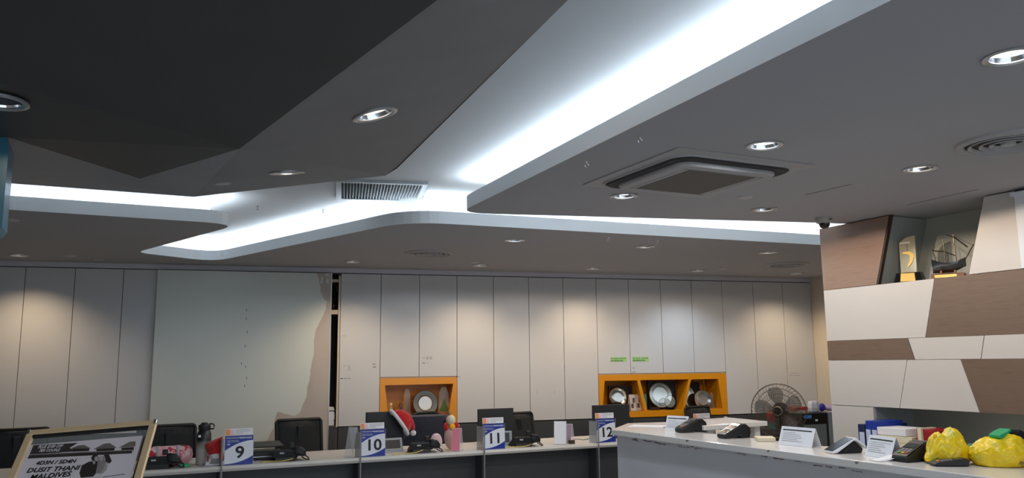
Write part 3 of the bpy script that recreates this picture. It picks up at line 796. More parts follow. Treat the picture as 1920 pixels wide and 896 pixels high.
trophy_glass(763, .20, NZ1, .32, .09, 'tall clear trophy left of the pewter plate', glass_m)
trophy_glass(1335, .20, NZ2, .20, .05, 'small clear trophy at the right of the right bay', glass_m)
p = wat(1320, 730, .30); 
tag(MB().lathe([(.03, 0), (.03, .02), (.008, .03), (.008, .30), (.012, .31), (.012, .36), (0, .365)], 16).build('glass_bottle', gold_m, None, smooth=True, loc=(p.x, p.y, NZ2)), 'slim golden award rising behind the fluted pewter tray', 'award')
p = wat(733, 766, .10)
t = thing('small_bottle', 'tiny clear bottle with pale cap at the left of the small niche', 'bottle', (p.x, p.y, NZ1))
MB().lathe([(.022, 0), (.024, .01), (.024, .10), (.012, .125), (.012, .14)], 18).build('bottle_body', glass_m, t, smooth=True)
MB().lathe([(.015, .14), (.015, .165), (0, .166)], 16).build('cap', cream_p, t, smooth=True)
p = wat(751, 775, .12)
t = thing('cone_award', 'small brown pointed award left of the pewter plate', 'award', (p.x, p.y, NZ1), BROT)
MB().prism([(-.045, 0, 0), (.045, 0, 0), (.03, 0, .10), (.008, 0, .17), (-.008, 0, .17), (-.025, 0, .10)], (0, .03, 0)).build('award_body', wood_m, t, bevel=.004)
MB().prism([(-.022, -.002, .01), (.022, -.002, .01), (.012, -.002, .09), (.0, -.002, .13)], (0, .002, 0)).build('award_inlay', mat('dark_inlay', (60, 30, 14), 0.3), t)

# ------------------------------------------------------------------ RIGHT FEATURE WALL
XW = 5.30
def yz(px, py): p = xat(px, py, XW); return (p.y, p.z)
YE = 4.985
def wpanel(name, label, pts, m, x0=XW, th=.03, edge=None, group='angular panels of the feature wall'):
    t = thing(name, label, 'wall panel', (x0, 0, 0), 0, group)
    cy = sum(p[0] for p in pts)/len(pts); cz = sum(p[1] for p in pts)/len(pts)
    q = []
    for y, z in pts:     # small joint gap
        d = Vector((cy-y, cz-z)); d = d.normalized()*.003
        q.append((0, y+d.x, z+d.y))
    b = MB(); b.prism(q, (th, 0, 0)); o = b.build(name, m, None, bevel=.001, seg=1, loc=(x0, 0, 0))
    bpy.data.objects.remove(t)
    return tag(o, label, 'wall panel', group)
Z1, Z2, Z3, Z4 = 2.122, 1.70, 1.542, 1.182
YR = -2.0
wpanel('wall_panel', 'light brown veneer panel under the ceiling beside the dome camera', [(YE, 2.645), (4.285, 2.645), (4.45, Z1), (YE, Z1)], brown_m, th=.03)
b = MB(); b.prism([(XW+.001, 4.283, 2.645), (XW+.001, 4.269, 2.645), (XW+.001, 4.434, Z1), (XW+.001, 4.448, Z1)], (.03, 0, 0)); tag(b.build('panel_edge', edge_brown, None), 'dark brown edge board along the right side of the top brown panel', 'edge board')
wpanel('wall_panel', 'tall white panel between the trophy recess and the white pilaster', [(3.515, 2.645), (3.30, 2.645), (3.30, Z1), (3.68, Z1)], feat_white)
wpanel('wall_panel', 'large white panel directly below the top brown panel', [(YE, Z1), (3.945, Z1), (4.06, Z2), (YE, Z2)], feat_white)
wpanel('wall_panel', 'large brown panel below the white top panel, running off the right of the photo', [(3.945, Z1), (1.5, Z1), (1.5, Z2), (4.06, Z2)], brown_dk)
wpanel('wall_panel', 'narrow brown strip panel at the left end of the feature wall', [(YE, Z2), (4.21, Z2), (4.165, Z3), (YE, Z3)], brown_dk)
wpanel('wall_panel', 'narrow white strip panel right of the brown strip', [(4.21, Z2), (3.61, Z2), (3.65, Z3), (4.165, Z3)], feat_white)
wpanel('wall_panel', 'narrow white strip panel below the large brown panel at the right edge', [(3.61, Z2), (1.5, Z2), (1.5, Z3), (3.65, Z3)], feat_white)
wpanel('wall_panel', 'white panel at the left end below the brown strip', [(YE, Z3), (4.23, Z3), (4.33, Z4), (YE, Z4)], feat_white)
wpanel('wall_panel', 'white panel with slanted right side above the yellow bags recess', [(4.23, Z3), (3.80, Z3), (3.695, Z4), (4.33, Z4)], feat_white)
wpanel('wall_panel', 'lowest brown panel at the right edge above the yellow bags', [(3.80, Z3), (1.5, Z3), (1.5, Z4), (3.695, Z4)], brown_dk)
wpanel('wall_panel', 'white column panel standing below the feature wall beside the dark kiosk', [(YE, Z4), (4.57, Z4), (4.57, 0), (YE, 0)], feat_white)
# masonry behind
b = MB()
b.box((XW+.031, 1.5, Z4), (XW+.45, YE-.002, Z1-.001))
b.prism([(XW+.031, YE-.002, 2.645), (XW+.031, 4.30, 2.645), (XW+.031, 4.46, Z1), (XW+.031, YE-.002, Z1)], (.42, 0, 0))
b.prism([(XW+.031, 3.50, 2.645), (XW+.031, 3.0, 2.645), (XW+.031, 3.0, Z1), (XW+.031, 3.66, Z1)], (.42, 0, 0))
b.box((XW+.031, 4.575, 0), (XW+.45, YE-.002, Z4))
struct(b.build('wall_feature', niche_grey))
b = MB(); b.box((XW+.45, -3.0, 0), (XW+.55, YE-.002, 2.66)); struct(b.build('wall_niche', mat('recess_paint', (180, 182, 172), .6, var=.02)))
b = MB(); b.box((XW-.05, 1.5, 0.0), (XW+.031, 1.52, 2.645)); 
# pilaster
b = MB(); b.box((XW-.03, 3.05, Z1+.001), (XW+.03, 3.29, 2.60)); b.box((XW-.045, 3.03, 2.60), (XW+.03, 3.31, 2.625)); b.box((XW-.03, 3.05, 2.51), (XW-.034, 3.29, 2.513))
struct(b.build('trim_3', mat('pilaster_white', (214, 220, 228), 0.5)))
b = MB(); b.box((XW-.028, 1.5, Z1+.001), (XW+.03, 3.05, 2.645)); struct(b.build('wall_panelling', feat_white))

# trophies in the upper recess
bz = Z1+.001
p = xat(1705, 520, 5.42)
t = thing('plaque_trophy', 'golden slab trophy with boomerang emblem on a black hexagonal base', 'trophy', (p.x, p.y, bz), R_(-62))
MB().rings([[(x, y, 0) for x, y in ((-.10, -.05), (.10, -.05), (.12, 0), (.08, .06), (-.08, .06), (-.12, 0))], [(x*.8, y*.8, .075) for x, y in ((-.10, -.05), (.10, -.05), (.12, 0), (.08, .06), (-.08, .06), (-.12, 0))]]).build('trophy_base', black_gl, t, bevel=.002)
MB().prism([(-.055, -.052, .008), (.05, -.052, .008), (.045, -.043, .07), (-.05, -.043, .07)], (0, .003, 0)).build('name_plate', gold_m, t)
MB().prism([(-.055, -.012, .075), (.06, -.012, .075), (.065, -.012, .36), (.0, -.012, .35), (-.05, -.012, .31)], (0, .02, 0)).build('slab', mat('slab_gold', (200, 188, 160), 0.15, metal=.8, var=.1, scale=5), t, bevel=.003)
bo = [(-.035, .235), (.02, .240), (.045, .222), (.05, .20), (.03, .15), (.0, .115), (-.006, .122), (.015, .165), (.02, .20), (.008, .216), (-.03, .222)]
MB().prism([(x, -.014, z) for x, z in bo], (0, -.006, 0)).build('boomerang', gold_m, t, bevel=.001)
MB().prism([(-.008, -.0135, .05), (.006, -.0135, .05), (.0, -.0135, .055)], (0, .001, 0)).build('engraving', ink_m, t)
b = MB(); b.box((.003, -.0138, .24), (.0055, -.0125, .31)); b.build('engraved_line', ink_m, t)
text('AWARD', .02, paper_m, t, (-.045, -.0135, .30), name='slab_text')
p = xat(1781, 512, 5.44)
t = thing('ship_model', 'silver sailing ship model on a wooden base in the upper recess', 'model ship', (p.x, p.y, bz), R_(-62))
MB().box((-.12, -.045, 0), (.10, .045, .035)).build('ship_base', wood_m, t, bevel=.004)
MB().box((-.095, -.048, .008), (.05, -.045, .028)).build('name_plate', gold_m, t)
hs = []
for i in range(11):
    u = i/10; x = -.11+.22*u; w = .035*math.sin(PI*min(1, .25+u*.75))**.6+.002; zt = .115+.035*abs(2*u-1)**2; zbm = .045+.05*max(0, 2*u-1.2)
    hs.append([(x, -w, zt), (x, -w*.8, (zt+zbm)/2), (x, 0, zbm), (x, w*.8, (zt+zbm)/2), (x, w, zt)])
MB().rings(hs, caps=True).build('hull', mat('tarnished_silver', (130, 132, 134), 0.18, metal=1.0), t, smooth=True)
dk = mat('dark_metal', (90, 84, 70), 0.3, metal=.9)
for nm, a, c in (('mast', (-.02, 0, .11), (-.025, 0, .29)), ('mast', (.05, 0, .11), (.045, 0, .32)), ('mast', (-.085, 0, .13), (-.10, 0, .225))):
    MB().tube([a, c], .0035, 8).build(nm, dk, t, smooth=True)
for x in (-.06, .03): MB().box((x, -.02, .035), (x+.012, .02, .062)).build('cradle', wood_m, t)
MB().tube([(.10, 0, .12), (.17, 0, .24)], .004, 8).build('bowsprit', dk, t)
MB().tube([(.0, 0, .325), (.05, 0, .30), (.13, 0, .22)], .0045, 8).build('yard', dk, t)
MB().tube([(-.105, 0, .215), (-.02, 0, .20), (.045, 0, .165)], .004, 8).build('yard', dk, t)
b = MB()
for a, c in (((.045, 0, .31), (.16, 0, .235)), ((-.025, 0, .28), (-.10, 0, .22)), ((-.10, 0, .22), (-.11, 0, .14)), ((.045, 0, .30), (-.02, 0, .12)), ((-.10, 0, .20), (-.06, 0, .13))): b.tube([a, c], .0012, 5)
b.build('rigging', dk, t)

# ------------------------------------------------------------------ SERVICE DESK (rear)
DZ, DY = 0.775, 6.86
b = MB(); b.rings([[(-3.2, DY, DZ-.04), (-3.2, DY-.012, DZ-.02), (-3.2, DY, DZ), (-3.2, 7.62, DZ), (-3.2, 7.62, DZ-.04)], [(6.2, DY, DZ-.04), (6.2, DY-.012, DZ-.02), (6.2, DY, DZ), (6.2, 7.62, DZ), (6.2, 7.62, DZ-.04)]])
t = thing('service_desk', 'long service desk with pale top and charcoal front carrying the numbered signs', 'desk', (0, 0, 0))
b.build('desk_top', desk_top_m, t, smooth=True)
xs_div = [yat(415, 872, DY).x, yat(675, 858, DY).x, yat(907, 855, DY).x, yat(1121, 840, DY).x]
xs_div = [xs_div[0]-1.14, *xs_div, xs_div[3]+1.17]
MB().box((-3.2, DY+.16, 0.35), (6.2, DY+.18, DZ-.041)).build('modesty_panel', desk_dark, t)
MB().box((-3.2, DY+.45, 0.02), (6.2, DY+.47, .349)).build('kick_panel', dark_lam, t)
for x in xs_div:
    MB().box((x-.014, DY+.004, 0.0), (x+.014, 7.6, DZ-.041)).build('side_panel', desk_dark, t, bevel=.001)
divs = ['frosted desk divider just left of sign 9', 'frosted desk divider just left of sign 10', 'frosted desk divider just left of sign 11', 'frosted desk divider just left of sign 12']
for x, lb in zip(xs_div[1:5], divs):
    t = thing('desk_divider', lb, 'divider', (x, DY, 0), 0, 'frosted dividers on the service desk')
    MB().box((-.003, .012, DZ+.001), (.003, .15, DZ+.205)).build('divider_sheet', frost_m, t)
    MB().box((-.006, -.020, 0.02), (.006, -.013, DZ+.205)).build('divider_edge', mat('divider_grey', (120, 124, 130), .45), t, bevel=.001)
SIGNW = .215
def sign(num, xl, y0, lb, cx=0):
    t = thing('number_sign', lb, 'sign', (xl, y0, DZ+.001), R_(0), 'numbered counter signs')
    W_, H_ = SIGNW, (.225 if num != '13' else .178)
    lean = R_(-4)
    M4 = Matrix.Rotation(lean, 4, 'X')
    b = MB(); b.xf = M4; b.box((0, 0, 0), (W_, .004, H_)); b.build('sign_board', blue_m, t)
    # white leaf shape
    pts = []
    for k in range(15):
        u = k/14; pts.append((W_*u, H_*(.50+.33*(1-(1-u)**1.9))))
    for k in range(15):
        u = 1-k/14; pts.append((W_*u, H_*(.045+.26*u**2.2)))
    b = MB(); b.xf = M4
    b.prism([(x, -.0008, z) for x, z in pts], (0, .0007, 0)); b.build('white_field', signw_m, t)
    b = MB(); b.xf = M4; b.box((0, .006, H_+.004), (W_*.98, .008, H_+.056)); hd = b.build('header_card', paper_m, t)
    b = MB(); b.xf = M4; b.box((.004, .005, H_+.006), (.035, .006, H_+.052)); b.build('header_picture', orange_ink, hd)
    b = MB(); b.xf = M4; b.box((.035, .005, H_+.006), (.068, .006, H_+.048)); b.build('header_picture', pink_ink, hd)
    b = MB(); b.xf = M4
    for i, w in enumerate((.12, .125, .115, .06)): b.box((.078, .0052, H_+.046-i*.008), (.078+w, .006, H_+.0485-i*.008))
    b.box((.078, .0052, H_+.012), (.078+.06, .006, H_+.0145)); b.build('header_lines', grey_ink, hd)
    RT = M4 @ Matrix.Translation((W_*.53, -.0015, H_*.24)) @ Matrix.Rotation(PI/2, 4, 'X')
    text(num, .128, ink_m, t, None, name='number', bold=.022, align='CENTER', mtx=RT, wide=1.12)
    text('TRAVEL GUARD', .0135, signw_m, t, None, name='sign_lettering', bold=.01, mtx=M4 @ Matrix.Translation((W_*.50, -.0015, H_*.895)) @ Matrix.Rotation(PI/2, 4, 'X'))
    text('PROTECTION THAT\nTAKES YOU FURTHER', .0095, signw_m, t, None, name='sign_lettering', mtx=M4 @ Matrix.Translation((W_*.07, -.0015, H_*.82)) @ Matrix.Rotation(PI/2, 4, 'X'))
    text('AIG', .015, signw_m, t, None, name='sign_lettering', bold=.03, mtx=M4 @ Matrix.Translation((W_*.07, -.0015, H_*.69)) @ Matrix.Rotation(PI/2, 4, 'X'))
    b = MB(); b.box((-.004, -.004, 0), (W_+.004, .05, .003)); b.box((-.004, .007, .003), (-.001, .010, H_+.0)); b.box((W_+.001, .007, .003), (W_+.004, .010, H_))
    b.prism([(0.01, .05, .003), (W_-.01, .05, .003), (W_-.01, .012, H_*.95), (.01, .012, H_*.95)], (0, .002, 0)); b.build('acrylic_holder', acryl_m, t)
    return t
for num, x0 in (('9', xs_div[1]+.025), ('10', xs_div[2]+.012), ('11', xs_div[3]+.012), ('12', xs_div[4]+.012)):
    sign(num, x0, DY+.03, f'blue and white counter sign with the number {num}')
p13 = yat(1303, 789, DY+.03)
sign('13', p13.x, DY+.03, 'rightmost counter sign, only its orange-pink header showing above the white counter')

# phones
def phone(loc, rz, label):
    t = thing('desk_phone', label, 'telephone', loc, rz, 'black desk phones on the service desk')
    MB().prism([(-.11, -.08, .028), (-.11, .09, .0), (-.11, .10, .012), (-.11, -.075, .095), (-.11, -.09, .085)], (.2, 0, 0)).build('phone_body', black_m, t, bevel=.006)
    MB().prism([(-.09, -.085, .0), (-.09, -.03, .0), (-.09, -.05, .05), (-.09, -.075, .06)], (.16, 0, 0)).build('phone_foot', black_m, t, bevel=.003)
    b = MB(); b.rings([[(x, y, z+.012*math.sin(PI*(x-.045)/.12)) for y, z in rr] for x, rr in ((.05, ((-.085, .05), (.09, .02), (.09, .05), (-.085, .105))), (.075, ((-.10, .04), (.10, .01), (.10, .062), (-.10, .112))), (.125, ((-.10, .03), (.10, .005), (.10, .055), (-.10, .10))), (.155, ((-.085, .03), (.09, .01), (.09, .035), (-.085, .075))))])
    b.build('handset', black_m, t, bevel=.016, smooth=True, seg=3)
    MB().box((-.055, -.0905, .06), (-.02, -.0885, .072)).build('phone_label', disc_m, t)
    b = MB(); b.tube([(.12, -.08, .03), (.155, -.10, .010), (.18, -.07, .006), (.175, -.03, .02), (.15, 0, .035)], .005, 8); b.build('cord', black_m, t, smooth=True)
    MB().box((.02, -.075, .10), (.06, -.04, .142)).build('cradle_hook', black_m, t, bevel=.006)
    return t
phl = [(298, 874, 'black desk phone behind the poster stand, left of the pink bolster'), (535, 862, 'black desk phone right of sign 9'), (795, 849, 'black desk phone in front of the navy jacket, right of sign 10'), (989, 838, 'black desk phone right of sign 11')]
ph0 = None
for px, py, lb in phl:
    p = zat(px, py, DZ)
    if ph0 is None: ph0 = phone((p.x, DY+.16, DZ+.001), R_(-8), lb)
    else: dup(ph0, (p.x, DY+.16, DZ+.001), R_(-8), lb)
# flat black trays and small framed screens on the desk
p = zat(497, 857, DZ)
t = thing('printer', 'low black flat printer between sign 9 and its phone', 'printer', (p.x-.03, DY+.26, DZ+.001))
MB().box((-.10, 0, 0), (.14, .22, .07)).build('printer_body', black_m, t, bevel=.008)
MB().box((-.10, -.001, .025), (.14, .0, .03)).build('metal_line', alu_m, t)
MB().prism([(-.13, -.02, .10), (-.13, .2, .125), (-.13, .2, .135), (-.13, -.02, .112)], (.27, 0, 0)).build('paper_cover', black_m, t, bevel=.003)
b = MB(); b.box((-.11, .19, .068), (-.09, .21, .128)); b.box((.11, .19, .068), (.13, .21, .128)); b.build('hinge', black_m, t)
def small_screen(x, y, rz, w, h, lb):
    t = thing('payment_display', lb, 'display', (x, y, DZ+.001), rz, 'small grey-framed displays on the desk')
    M4 = Matrix.Rotation(R_(-16), 4, 'X')
    b = MB(); b.xf = M4; b.box((-w/2, 0, .005), (w/2, .015, h)); b.build('display_frame', mat('frame_grey', (120, 124, 128), 0.4, metal=.3), t, bevel=.008)
    b = MB(); b.xf = M4; b.box((-w/2+.02, -.002, .03), (w/2-.025, 0, h-.02)); b.build('display_screen', black_m, t)
    MB().box((-w/2+.02, -.01, 0), (w/2-.02, .12, .008)).build('display_foot', alu_m, t, bevel=.002)
p = zat(738, 848, DZ); small_screen(p.x, DY+.30, R_(5), .21, .125, 'grey-framed display right of sign 10 under the santa hat')
p = zat(962, 838, DZ); small_screen(p.x-.02, DY+.28, R_(-20), .16, .14, 'grey-framed display between sign 11 and its phone')
# yellow cables
for px0, px1, py, lb in ((485, 545, 863, 'pale cable lying before the phone by sign 9'), (725, 785, 850, 'yellow cable lying before the phone by sign 10'), (950, 1000, 840, 'yellow cable lying before the phone by sign 11')):
    a, c = zat(px0, py, DZ), zat(px1, py-3, DZ)
    b = MB(); pts = []
    for k in range(14):
        f = k/13; pts.append((a.x+(c.x-a.x)*f, DY+.07+.018*math.sin(f*7), DZ+.006+(.02*f**4)))
    b.tube(pts, .004, 6); tag(b.build('cable', mat('yellow_cable', (200, 180, 90), 0.5), None, smooth=True), lb, 'cable', 'cables on the desk')
p = zat(1095, 822, DZ)
b = MB(); b.tube([(p.x-.3, 7.2, DZ+.005), (p.x-.2, 7.16, DZ+.02), (p.x-.1, 7.2, DZ+.005), (p.x+.02, 7.28, DZ+.006), (p.x+.08, 7.3, DZ+.02)], .003, 6); tag(b.build('cable', black_m, None, smooth=True), 'thin black cable end on the desk between signs 11 and 12', 'cable', 'cables on the desk')
p = zat(1072, 832, DZ)
tag(MB().box((-.025, -.02, 0), (.025, .02, .035)).build('small_box', mat('dark_brown_box', (60, 52, 44), 0.5), None, loc=(p.x, p.y, DZ+.001), bevel=.003), 'small dark box on the desk left of the brochure holder', 'box')

# screens seen from behind
def monitor(px0, px1, pytop, y, lb, h=.33, rz=0, dpt=.03):
    a, c = yat(px0, pytop, y), yat(px1, pytop, y); w = c.x-a.x; zt = a.z
    t = thing('monitor', lb, 'monitor', ((a.x+c.x)/2, y, DZ+.001), rz, 'computer monitors seen from behind')
    H = zt-DZ
    MB().box((-w/2, 0, max(.03, H-h)), (w/2, dpt, H-.001)).build('screen_shell', mon_m, t, bevel=.005)
    MB().box((-w/2+.012, dpt, max(.04, H-h+.012)), (w/2-.012, dpt+.001, H-.012)).build('screen', black_gl, t)
    MB().box((-.03, -.025, .01), (.03, 0.0, H*.6)).build('stand_post', mon_m, t, bevel=.004)
    MB().box((-.11, -.05, 0), (.11, .13, .012)).build('stand_base', mon_m, t, bevel=.005)
    return t
monitor(687, 758, 773, 7.36, 'dark monitor behind sign 10 with the santa hat hung on it')
monitor(897, 963, 767, 7.30, 'dark monitor behind sign 11')
monitor(1112, 1180, 760, 7.26, 'dark monitor behind sign 12')

# ------------------------------------------------------------------ OFFICE CHAIRS
def chair(loc, rz, lb, w=.46, top=.98, round_=False):
    t = thing('office_chair', lb, 'chair', loc, rz, 'black mesh office chairs')
    zb_ = .52
    lean = .07
    def pt(x, z, y=0): return (x, y + lean*(z-zb_)/(top-zb_) - .03*math.cos(x/w*PI), z)
    outl = []
    r = .035 if not round_ else .14
    for cx, cz, a0 in ((w/2-r, top-r, 0), (-w/2+r, top-r, 90), (-w/2+.05, zb_+.05, 180), (w/2-.05, zb_+.05, 270)):
        rr = r if cz > .8 else .05
        for k in range(7):
            a = R_(a0+15*k); outl.append((cx+rr*math.cos(a), cz+rr*math.sin(a)))
    fr = MB(); fr.tube([pt(x, z) for x, z in outl], .016, 8, closed=True); fr.build('back_frame', chair_fr, t, smooth=True)
    b = MB(); rows = []
    n = 12
    for j in range(9):
        z = zb_+.01+(top-zb_-.025)*j/8
        hw = w/2-.008
        if z > top-r: hw = w/2-r+math.sqrt(max(0, r*r-(z-top+r)**2))-.006
        rows.append([pt(-hw+2*hw*i/n, z, .0) for i in range(n+1)])
    for A, B in zip(rows, rows[1:]):
        for i in range(n): b.poly([A[i], A[i+1], B[i+1], B[i]])
    mb = b.build('back_mesh', mesh_m, t, smooth=True)
    sm = mb.modifiers.new('t', 'SOLIDIFY'); sm.thickness = .006
    b = MB(); b.box((-.028, .012, .42), (.028, .04, top-.06)); b.build('spine', chair_fr, t, bevel=.006)
    b = MB(); b.box((-w/2+.01, -.035, top-.07), (w/2-.01, .0+lean+.012, top-.035)); 
    b.bm.clear()
    b.rings([[pt(x, top-.075), pt(x, top-.02), (pt(x, top)[0], pt(x, top)[1]+.016, top-.02), (x, pt(x, top-.075)[1]+.016, top-.075)] for x in [-(w/2-.03)+(w-.06)*i/8 for i in range(9)]])
    b.build('top_rail', chair_fr, t, smooth=True)
    MB().rings([rrect2(-.24, .24, -.46, -.0, .40, .06), rrect2(-.245, .245, -.465, 0, .43, .06), rrect2(-.235, .235, -.455, -.01, .465, .06)]).build('seat', mesh_m, t, smooth=True)
    for s in (-1, 1):
        b = MB(); b.tube([(s*.23, -.12, .42), (s*.285, -.14, .45), (s*.285, -.14, .62)], .014, 8); ar = b.build('armrest', chair_fr, t, smooth=True)
        MB().box((s*.285-.03, -.30, .62), (s*.285+.03, -.05, .645)).build('arm_pad', chair_fr, ar, bevel=.01)
    MB().lathe([(.03, .08), (.03, .26), (.022, .27), (.022, .40)], 16, c=(0, -.22, 0)).build('gas_column', alu_m, t, smooth=True)
    for k in range(5):
        a = 2*PI*k/5+.3; dx, dy = math.cos(a), math.sin(a)
        b = MB(); b.tube([(0, -.22, .10), (dx*.16, -.22+dy*.16, .095), (dx*.29, -.22+dy*.29, .075)], [.022, .018, .013], 8); lg = b.build('leg', chair_fr, t, smooth=True)
        MB().lathe([(.028, -.012), (.03, 0), (.028, .012)], 14, c=(dx*.29, -.22+dy*.29, .030), axis='X').build('caster', black_m, lg, smooth=True)
    return t
def rrect2(x0, x1, y0, y1, z, r, n=5):
    pts = []
    for cx, cy, a0 in ((x1-r, y1-r, 0), (x0+r, y1-r, 90), (x0+r, y0+r, 180), (x1-r, y0+r, 270)):
        for k in range(n+1):
            a = R_(a0+90*k/n); pts.append((cx+r*math.cos(a), cy+r*math.sin(a), z))
    return pts
for ci, (px, py, rz, lb, wd, rd) in enumerate(((33, 806, 6, 'black office chair back behind the top left of the poster frame', .50, False), (318, 799, 12, 'black mesh office chair behind the pink bolster, right of the poster', .50, False),
      (565, 787, 8, 'black mesh office chair standing before the torn beige part of the panel', .46, False), (975, 775, 10, 'black office chair partly hidden behind the monitor of sign 11', .44, False),
      (1150, 772, -8, 'black round-shouldered office chair behind the monitor of sign 12', .48, True), (1314, 763, 8, 'black office chair in front of the right bays of the long orange niche', .42, False),
      (802, 774, 6, 'black office chair draped with the navy jacket', .44, True))):
    top = .98 if ci in (3, 4, 5) else 1.01
    p = zat(px, py, top); chair((p.x, p.y, 0), R_(rz), lb, wd, top, rd)
# navy jacket over chair
p = zat(802, 774, 1.02)
b = MB()
rings_ = []
for j, (z, w, d) in enumerate(((1.0, .19, .05), (.985, .235, .085), (.93, .25, .10), (.84, .265, .11), (.74, .285, .12), (.64, .29, .125), (.56, .285, .12))):
    ring = []
    for k in range(28):
        a = 2*PI*k/28; wob = 1+.05*math.sin(5*a+j)+.03*math.sin(9*a+2*j)
        ring.append((w*math.cos(a)*wob, d*math.sin(a)*wob+.05*(z-.6), z))
    rings_.append(ring)
b.rings(rings_, caps=True)
t = thing('jacket', 'navy jacket draped over the chair right of the santa hat', 'jacket', (p.x, p.y-.01, 0.0), R_(6))
b.build('jacket_body', navy_m, t, smooth=True)
b = MB(); b.tube([(.20, -.05, .95), (.27, -.08, .82), (.31, -.09, .70), (.27, -.10, .58), (.25, -.09, .50)], [.05, .065, .07, .06, .05], 12); b.build('sleeve', black_cl, t, smooth=True)
b = MB(); b.ball((.33, -.09, .735), .035, 1.2, 1, .9); b.build('sleeve_cuff', black_cl, t, smooth=True)
# pink thing behind phone
p = yat(818, 836, 7.45)
tag(MB().rings([[(x, y, z) for x, y in ((-w, -.03), (w, -.03), (w, .03), (-w, .03))] for z, w in ((0, .05), (.04, .055), (.07, .05), (.10, .035), (.115, .015))]).build('soft_toy', mat('pale_pink', (222, 200, 214), 0.8), None, loc=(p.x, p.y, DZ+.001), bevel=.015, smooth=True), 'pale pink soft cushion peeking out behind the phone by the jacket', 'cushion')

# santa hats
def blob_rings(secs, depthv=Vector((0, 1, 0))):
    """secs: (centre Vector, half-axis Vector, half thickness)"""
    rs = []
    for c, a, th in secs:
        rs.append([c + a*math.cos(2*PI*k/20) + depthv*th*math.sin(2*PI*k/20) for k in range(20)])
    return rs
yh = 7.33
def H2(x, y, yy=yh): return yat(x, y, yy)
sec = []
for (x, y, ax, ay, th) in ((750.5, 790.5, 13.5, 20.5, .05), (757, 786.5, 11.5, 19, .055), (763, 782.5, 8, 14, .05), (767.5, 784.5, -.0, 9, .035), (770.5, 792, -5, 2.5, .025), (773.5, 799, -4, 1.0, .02), (775, 805.5, -2.6, .5, .014)):
    c = H2(x, y); a = H2(x+ax, y+ay)-c; sec.append((c, a, th))
o0 = H2(750, 790)
t = thing('santa_hat', 'red santa hat with white trim hung over the monitor behind sign 10', 'santa hat', o0)
b = MB(); b.xf = Matrix.Translation(-o0); b.rings(blob_rings(sec)); b.build('hat_felt', red_m, t, smooth=True)
c0 = H2(748.5, 792); a0 = H2(748.5+15.5, 792+21.5)-c0
b = MB(); b.xf = Matrix.Translation(-o0)
b.tube([c0 + a0*math.cos(2*PI*k/26) + Vector((0, 1, 0))*.06*math.sin(2*PI*k/26) for k in range(26)], .017, 10, closed=True); b.build('hat_trim', fluff_m, t, smooth=True)
b = MB(); b.xf = Matrix.Translation(-o0); b.ball(H2(775, 811.5), .026); b.build('pompom', fluff_m, t, smooth=True)
# hat on desk near sign 9, over a small white holder
pb = zat(402, 874, DZ)
t = thing('white_holder', 'small white stand under the santa hat left of sign 9', 'stand', (pb.x, DY+.12, DZ+.001), R_(-10))
MB().box((-.06, -.04, 0), (.07, .05, .012)).build('foot', paper_m, t, bevel=.003)
MB().prism([(-.055, -.03, .012), (-.03, -.03, .012), (-.02, 0, .12), (-.045, 0, .12)], (0, .012, 0)).build('arm', paper_m, t)
MB().box((-.02, .0, .012), (.055, .012, .13)).build('back', mat('holder_grey', (176, 172, 176), 0.5), t, bevel=.002)
MB().box((-.045, -.034, .03), (-.035, -.03, .08)).build('red_marking', maroon_m, t)
yh2 = DY+.12
sec = []
for (x, y, ax, ay, th) in ((403.5, 851.5, 12.5, -1.5, .065), (401.5, 844, 14, -3, .07), (400, 836, 15, -4, .06), (401, 829, 16.5, -5.5, .04), (403, 824, 15, -6, .015)):
    c = H2(x, y, yh2); a = H2(x+ax, y+ay, yh2)-c; sec.append((c, a, th))
o0 = H2(402, 850, yh2)
t = thing('santa_hat', 'red santa hat with white band standing on the desk left of sign 9', 'santa hat', o0)
b = MB(); b.xf = Matrix.Translation(-o0); b.rings(blob_rings(sec)); b.build('hat_felt', red_m, t, smooth=True)
c0 = H2(403.5, 853.5, yh2); a0 = H2(403.5+12, 853.5-1.5, yh2)-c0
b = MB(); b.xf = Matrix.Translation(-o0); b.rings(blob_rings([(c0+Vector((0, 0, .018)), a0*1.05, .07), (c0, a0*1.1, .075), (c0-Vector((0, 0, .018)), a0*1.0, .07)])); b.build('hat_trim', fluff_m, t, smooth=True)
b = MB(); b.xf = Matrix.Translation(-o0); b.tube([H2(414, 822, yh2), H2(418, 826, yh2), H2(418.5, 838, yh2)], [.014, .012, .008], 8); b.build('hat_tip', fluff_m, t, smooth=True)
b = MB(); b.tube([(0, 0, 0), (.005, 0, .05), (-.005, 0, .1), (0, 0, .14)], [.014, .018, .015, .006], 8)
p = zat(414, 871, DZ)
tag(b.build('gift_wrap', mat('red_orange_foil', (200, 70, 40), 0.4, var=.5, scale=40), None, smooth=True, loc=(p.x-.005, DY+.055, DZ+.001)), 'small red and orange wrapped stick at the left edge of sign 9', 'ornament')

